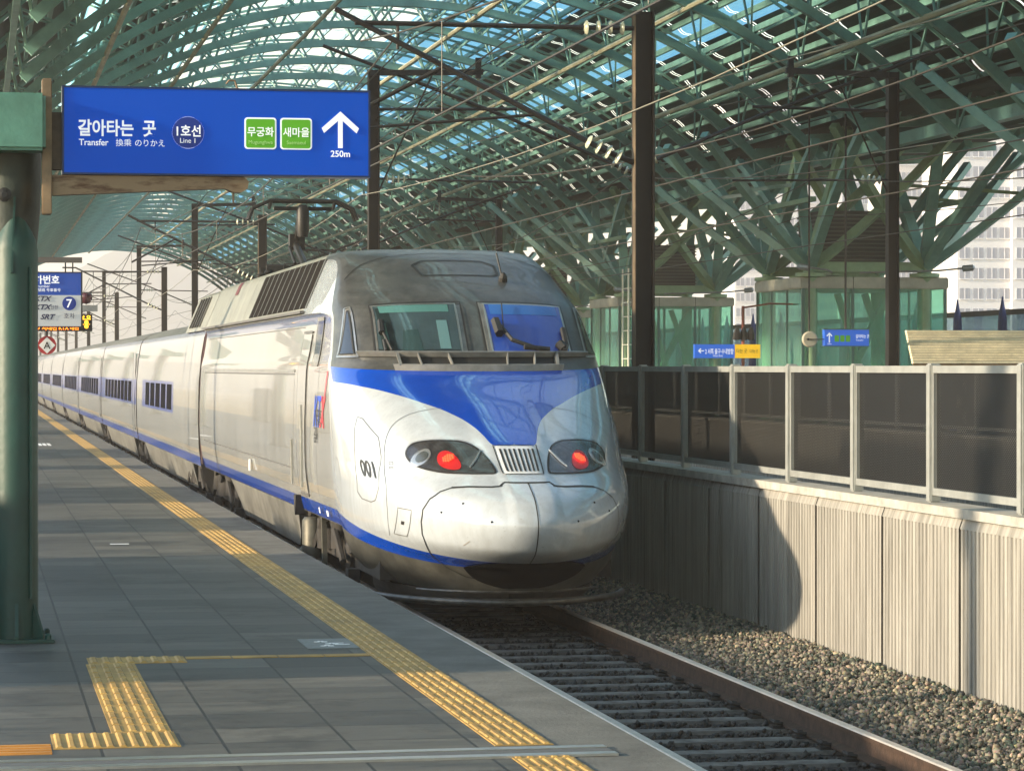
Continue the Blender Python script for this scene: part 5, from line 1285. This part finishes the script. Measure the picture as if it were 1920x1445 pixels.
# ================================================================ far platform: stair houses, signs, canopy
m_cream = mat("cream fascia", (.42, .41, .33), .5, 0, .25, 1.5); m_grn = transl("green tinted glass", (.42, .70, .60), .5); m_grn.node_tree.nodes["Principled BSDF"].inputs["Roughness"].default_value = .04
_n = m_grn.node_tree.nodes; _l = m_grn.node_tree.links; _t = _n.new("ShaderNodeBsdfTransparent"); _t.inputs[0].default_value = (.74, .95, .89, 1); _m = _n.new("ShaderNodeMixShader"); _m.inputs[0].default_value = .74
_l.new(_n["Mix Shader"].outputs[0], _m.inputs[1]); _l.new(_t.outputs[0], _m.inputs[2]); _l.new(_m.outputs[0], _n["Material Output"].inputs[0]); m_fr = mat("slim green frame", (.05, .13, .11), .4, .3)
def stair_house(Y, lab):
    t = thing("stair_house", lab, "stair house", (22.5, Y, .5), "glass stair houses on the far platform")
    W, L, H0, H = 4.1, 4.75, 4.10, 4.42
    k = MB(); k.cbox((-.08, -.08, H0), (W+.08, L+.08, H), .03); k.build("fascia", m_cream, t)
    k = MB()
    for x in (1.42, 2.75): k.box((x-.008, -.085, H0), (x+.008, -.07, H))
    k.build("fascia_joint", m_under, t)
    def pane(a, b):
        d = (Vector(b)-Vector(a)); n_ = Vector((d.y, -d.x, 0)).normalized()*.012; a, b = Vector(a), Vector(b)
        P = [a-n_, b-n_, b+n_, a+n_]; k = MB(); k.add([(p.x, p.y, 0.3) for p in P]+[(p.x, p.y, H0) for p in P], [(3, 2, 1, 0), (4, 5, 6, 7), (0, 1, 5, 4), (1, 2, 6, 5), (2, 3, 7, 6), (3, 0, 4, 7)]); k.build("glass_pane", m_grn, t)
    xs = [0, 1.42, 2.75, W]; ys = [0, 1.6, 3.2, L]
    for a, b in zip(xs[:-1], xs[1:]): pane((a+.05, 0, 0), (b-.05, 0, 0)); pane((a+.05, L, 0), (b-.05, L, 0))
    for a, b in zip(ys[:-1], ys[1:]): pane((0, a+.05, 0), (0, b-.05, 0)); pane((W, a+.05, 0), (W, b-.05, 0))
    for x in xs:
        for y in (0, L): k = MB(); k.box((x-.04, y-.04, 0), (x+.04, y+.04, H0)); k.build("mullion", m_fr, t)
    for y in ys[1:-1]:
        for x in (0, W): k = MB(); k.box((x-.03, y-.03, 0), (x+.03, y+.03, H0)); k.build("mullion", m_fr, t)
    k = MB(); k.box((-.02, -.02, 0), (W+.02, L+.02, .3)); k.build("plinth", m_under, t)
    k = MB()
    for q in ((1.0, 2.9), (2.5, 1.4), (3.4, 2.2)): k.beam((q[0], 1.2, .3), (q[1], 1.4, H0-.1), .22, .18)
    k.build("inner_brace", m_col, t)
    k = MB(); k.box((.9, 1.2, H+.45), (3.05, 3.6, H+1.9)); lv = k.build("louvred_plant", mat("dark louvred box", (.05, .052, .042), .6), t)
    k = MB()
    for i in range(12): k.box((.86, 1.16, H+.5+i*.115), (3.09, 3.64, H+.54+i*.115))
    k.build("louvre_slat", mat("louvre slat", (.11, .115, .095), .5), lv)
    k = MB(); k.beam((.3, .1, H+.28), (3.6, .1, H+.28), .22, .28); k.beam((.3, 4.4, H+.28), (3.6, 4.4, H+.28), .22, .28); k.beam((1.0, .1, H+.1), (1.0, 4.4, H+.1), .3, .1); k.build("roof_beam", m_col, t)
    k = MB()
    for q in (-1, 1): k.tube([(1.2+q*.4, -.1, H+.12), (2.2+q*1.6, -.35, H+.18), (2.2+q*2.3, -.6, H+.25)], .03, 6); k.lathe([(.02, 0), (.09, .02), (.09, .3), (.04, .35)], (2.2+q*2.2, -.55, H+.23), (q, -.2, .1), 8)
    k.build("lamp_arm", GREY_M(), t)
    return t
names_ = ["nearest green glass stair house with a cream fascia, behind the right-hand mast", "second green glass stair house, just right of the nearest black mast", "third glass stair house, mostly hidden by the train", "fourth glass stair house far along the opposite platform", "fifth glass stair house far along the opposite platform", "sixth glass stair house far along the opposite platform"]
h0 = stair_house(BOXY[0], names_[0])
for i in range(1, 6): dup(h0, (22.5, BOXY[i], .5), names_[i])
# white scaffold ladder by the second stair house
sc = thing("scaffold_tower", "slender white scaffold tower beside the second stair house", "scaffold", (21.9, 97.5, .5))
m_sc = mat("white scaffold tube", (.72, .72, .62), .4, .3)
for x, y in ((0, 0), (.75, 0), (0, .9), (.75, .9), (.38, 0)): k = MB(); k.tube([(x, y, 0), (x, y, 5.3)], .03, 6); k.build("standard", m_sc, sc)
for i in range(11):
    k = MB(); z = .3+i*.48; k.tube([(0, 0, z), (.75, 0, z)], .022, 5); k.tube([(0, 0, z), (0, .9, z)], .022, 5); k.tube([(.75, 0, z), (.75, .9, z)], .022, 5); k.build("ledger", m_sc, sc)
# blue and yellow exit sign on a reddish post
m_sy = emit("lit yellow", (.85, .50, .01), .15); m_sb2 = emit("lit far sign blue", (.01, .10, .50), .2)
s1 = thing("exit_sign", "blue and yellow way-out sign with arrow and number 2 on a reddish post", "sign", (19.64, 79.0, 2.88))
k = MB(); k.box((-.02, 0, -.20), (1.13, .12, .18)); k.build("blue_face", m_sb2, s1); k = MB(); k.box((1.13, 0, -.20), (1.86, .12, .18)); k.build("yellow_face", m_sy, s1)
text("lettering", "2 서쪽 출구·수내방향", .17, m_txt, s1, (.28, -.008, -.08), sx=.55, bold=.002); text("lettering", "West Exit", .07, m_txt, s1, (.5, -.008, -.16)); text("lettering", "타는 곳", .13, m_num, s1, (1.17, -.008, -.05), sx=.8); text("lettering", "나가는 곳", .11, m_num, s1, (1.55, -.008, -.05), sx=.55)
k = MB(); k.prism([(.08, 0), (.15, .07), (.17, .05), (.13, .012), (.25, .012), (.25, -.012), (.13, -.012), (.17, -.05), (.15, -.07)], -.002, -.008, lambda u, v, d: (u, d, v)); k.build("arrow", m_txt, s1, fix=True)
k = MB(); k.tube([(1.42, .2, -2.4), (1.42, .2, 1.25)], .045, 8); k.tube([(1.42, .2, 1.2), (2.2, .2, 1.32), (3.0, .2, 1.3)], .03, 6); k.build("post", mat("rust red post", (.25, .06, .035), .5), s1)
for x in (1.22, 1.42, 1.62): k = MB(); k.lathe([(.12, 0), (.10, .18), (.04, .35)], (x, .15, .32), (0, -.2, 1), 8); k.build("floodlight", DARK(), s1)
# blue hanging direction sign with round clock-like disc
s2 = thing("direction_sign", "small blue hanging sign with arrow and green squares before the nearest stair house", "sign", (20.87, 70.6, 3.16), rz=R(6))
k = MB(); k.box((0, 0, -.20), (1.2, .14, .20)); k.build("sign_face", m_sb2, s2); k = MB(); k.box((-.02, -.01, .20), (1.22, .15, .225)); k.box((-.02, -.01, -.225), (1.22, .15, -.20)); k.build("sign_frame", m_fr, s2)
k = MB(); k.prism([(.13, .13), (.21, .05), (.19, .03), (.145, .075), (.145, -.12), (.115, -.12), (.115, .075), (.07, .03), (.05, .05)], -.002, -.008, lambda u, v, d: (u, d, v)); k.build("arrow", m_txt, s2, fix=True)
for q in range(3): k = MB(); k.prism(rrect(.27+q*.15, .39+q*.15, -.10, .06, .02), -.002, -.006, lambda u, v, d: (u, d, v)); k.build("green_badge", m_lime, s2, fix=True)
k = MB(); ring(k, .76, -.02, .05, .062, .002, .007, 20); k.build("badge_ring", m_txt, s2)
text("lettering", "갈아타는 곳", .10, m_txt, s2, (.84, -.008, .0), sx=.75, bold=.002); text("lettering", "Transfer", .06, m_txt, s2, (.84, -.008, -.08)); text("lettering", "250m", .05, m_txt, s2, (.13, -.008, -.17), align='CENTER')
k = MB(); k.tube([(.6, .08, .22), (.6, .08, 5.6)], .03, 6); k.build("hanger", DARK(), s2)
dc = thing("round_disc", "round cream disc on a short arm at the left of the small blue sign", "round disc", (20.51, 70.7, 3.12))  # plain disc, neither lit nor a clock
k = MB(); k.lathe([(.20, 0), (.20, .05), (.17, .07)], (0, 0, 0), (0, -1, 0), 28); k.build("disc", mat("cream disc", (.50, .46, .36), .4), dc, smooth=30); k = MB(); k.box((-.10, -.085, -.012), (.36, -.07, .012)); k.lathe([(.03, 0), (.03, .03)], (-.06, -.07, 0), (0, -1, 0), 8); k.build("arm", DARK(), dc); k = MB(); k.tube([(0, .03, .18), (0, .03, 5.6)], .025, 6); k.build("hanger", DARK(), dc)
# slatted canopy with low golden sunlight put into the slat colour
gc = thing("slatted_canopy", "low honey coloured slatted canopy on the far platform at the right", "canopy", (0, 0, 0))
m_hon = mat("sunlit honey slats", (.88, .78, .55), .5, 0, .25, 3)
k = MB()
for i in range(13):
    y = 60+i*.2; z = 2.50+i*.0574; k.box((19.7+i*.053, y, z), (26.5, y+.12, z+.05))
k.build("slat", m_hon, gc)
k = MB(); k.add([(19.7,60,2.48),(26.4,60,2.48),(26.4,62.6,3.22),(20.4,62.6,3.22),(19.7,60,2.42),(26.4,60,2.42),(26.4,62.6,3.16),(20.4,62.6,3.16)],[(0,1,2,3),(7,6,5,4),(0,4,5,1),(1,5,6,2),(2,6,7,3),(3,7,4,0)]); k.build("roof_sheet", mat("honey backing", (.22,.15,.08), .6, 0, .3, 3), gc)
for x in (21.2, 23.5, 26): k = MB(); k.beam((x, 61.2, .5), (x, 61.2, 2.75), .16); k.build("post", m_hon, gc)
# glass noise barrier with blue posts
gb = thing("noise_barrier", "pale glass noise barrier with dark rail and blue posts far right", "barrier", (30.0, 0, 0))
k = MB(); k.box((-.02, 60, .5), (.02, 200, 4.0)); k.build("glass_pane", glassy("pale barrier glass", (.20, .32, .42), .55, .05, (.7, .85, .95)), gb)
k = MB(); k.beam((0, 60, 4.05), (0, 200, 4.05), .12, .16); k.build("top_rail", DARK(), gb)
mp_ = mat("deep blue post", (.008, .03, .16), .5)
for y in range(62, 200, 4): k = MB(); k.lathe([(.22, 0), (.17, 2.6), (.13, 3.6), (.05, 4.0), (.02, 4.2)], (-.35, y, .3), (0, 0, 1), 10); k.build("post", mp_, gb)
# ================================================================ apartment blocks
m_apt = mat("pale pink render", (.62, .56, .52), .8, 0, .1, .05); m_apt2 = mat("white render", (.72, .70, .69), .8, 0, .08, .05); m_win = mat("far window glass", (.26, .27, .32), .25); m_wf = mat("window surround", (.78, .77, .78), .6)
def tower(cx, Y, w_, d, h, lab, step, m):
    t = thing("apartment_block", lab, "apartment block", (cx, Y, -.4), "apartment towers behind the station")
    k = MB(); k.box((-w_/2, 0, 0), (w_/2, d, h)); k.build("wall", m, t)
    k = MB(); k.box((-w_/2+1, 1, h), (w_/2-1, d-1, h+1.2)); k.box((-2, 3, h), (3, 8, h+4)); k.build("roof", m_apt2, t)
    k = MB(); k.box((w_*.08, -1.1, 0), (w_*.42, 0, h-3)); k.build("bay", m_apt2, t)
    n_ = 0; cols = [-.42, -.27, -.12, .02, .46]; fl = int(h/2.9)
    w0 = MB().box((-.75, -.09, 0), (.75, .0, 1.5)).build("window", m_win, t, loc=(-w_*.4, -.02, 4)); f0 = MB().box((-.04, -.14, 0), (.04, -.05, 1.5)).box((-.8, -.2, -.14), (.8, -.0, -.02)).build("sill", m_wf, w0)
    bw = MB().box((-w_*.13, -.09, 0), (w_*.13, .0, 1.5)); b0 = bw.build("window", m_win, t, loc=(w_*.25, -1.12, 4)); q = MB()
    for i in range(5): q.box((-w_*.13+i*w_*.26/4-.06, -.14, 0), (-w_*.13+i*w_*.26/4+.06, -.05, 1.5))
    q.box((-w_*.15, -.2, -.14), (w_*.15, -.0, -.02)); g0 = q.build("sill", m_wf, b0)
    for f in range(fl-1):
        z = 4+f*2.9
        for c in cols:
            if f == 0 and c == cols[0]: w0.location = (c*w_, -.02, z); continue
            if n_ > 88: break
            o = inst("window", w0.data, t, (c*w_, -.02, z)); inst("sill", f0.data, o); n_ += 1
        if f: o = inst("window", b0.data, t, (w_*.25, -1.12, z)); inst("sill", g0.data, o)
    return t
def PXY(px, D): return (px+48)*D/5592
tower(PXY(1880, 420), Yof(PXY(1880, 420), 420), 13.5, 16, 46, "white apartment tower at the right edge, nearest of the pale towers", 0, m_apt2)
tower(PXY(1745, 520), Yof(PXY(1745, 520), 520), 13, 16, 58, "greyer pink apartment tower left of the white one at the right edge", 0, m_apt)
tower(PXY(1440, 560), Yof(PXY(1440, 560), 560), 13, 16, 58, "pale apartment tower seen between the two glass stair houses", 0, m_apt2)
tower(PXY(1560, 640), Yof(PXY(1560, 640), 640), 16, 16, 66, "pale tower behind the arms of the nearest tree columns", 0, m_apt)
# ================================================================ hills
def hill(name, x0, x1, Y, top, seed, dep):
    r = random.Random(seed); ph = [r.uniform(0, 6.3) for _ in range(8)]; rows = []; n_ = 160
    for j in range(14):
        g = j/13; row = []
        for i in range(n_+1):
            f = i/n_; x = x0+(x1-x0)*f
            h = top(f)*(1+.10*math.sin(9*f+ph[0])+.06*math.sin(23*f+ph[1])+.03*math.sin(61*f+ph[2])+.025*math.sin(140*f+ph[3]+3*g))
            row.append((x, Y+dep*g+30*math.sin(5*f+ph[4]), -5+max(0, h)*math.sin(min(1, g*1.3)*math.pi/2)*(1+.05*math.sin(40*f*(1+g)+ph[5]))))
        rows.append(row)
    MB().grid(rows).build(name, mat("wooded hillside", (.075, .085, .045), .95, 0, .6, .02, .8, .06), kind="structure", smooth=True)
hill("hills", -420*1.5, 900*1.5, 2100, lambda f: 92*math.exp(-((f-.39)/.085)**2)+34*math.exp(-((f-.55)/.12)**2)+34*math.exp(-((f-.2)/.1)**2)+12, 3, 260)
hill("hills", -900, 1900, 2600, lambda f: 26+12*math.sin(6*f), 5, 400)
# ================================================================ air
hz = bpy.data.materials.new("warm haze"); hz.use_nodes = True; n = hz.node_tree.nodes; n.remove(n["Principled BSDF"])
pv = n.new("ShaderNodeVolumePrincipled"); pv.inputs["Color"].default_value = (.98, .92, .88, 1); pv.inputs["Density"].default_value = .0007; pv.inputs["Anisotropy"].default_value = 0.0
hz.node_tree.links.new(pv.outputs[0], n["Material Output"].inputs["Volume"])
MB().box((-3050, -650, -1.5), (3050, 5050, 140)).build("haze", hz, kind="stuff")
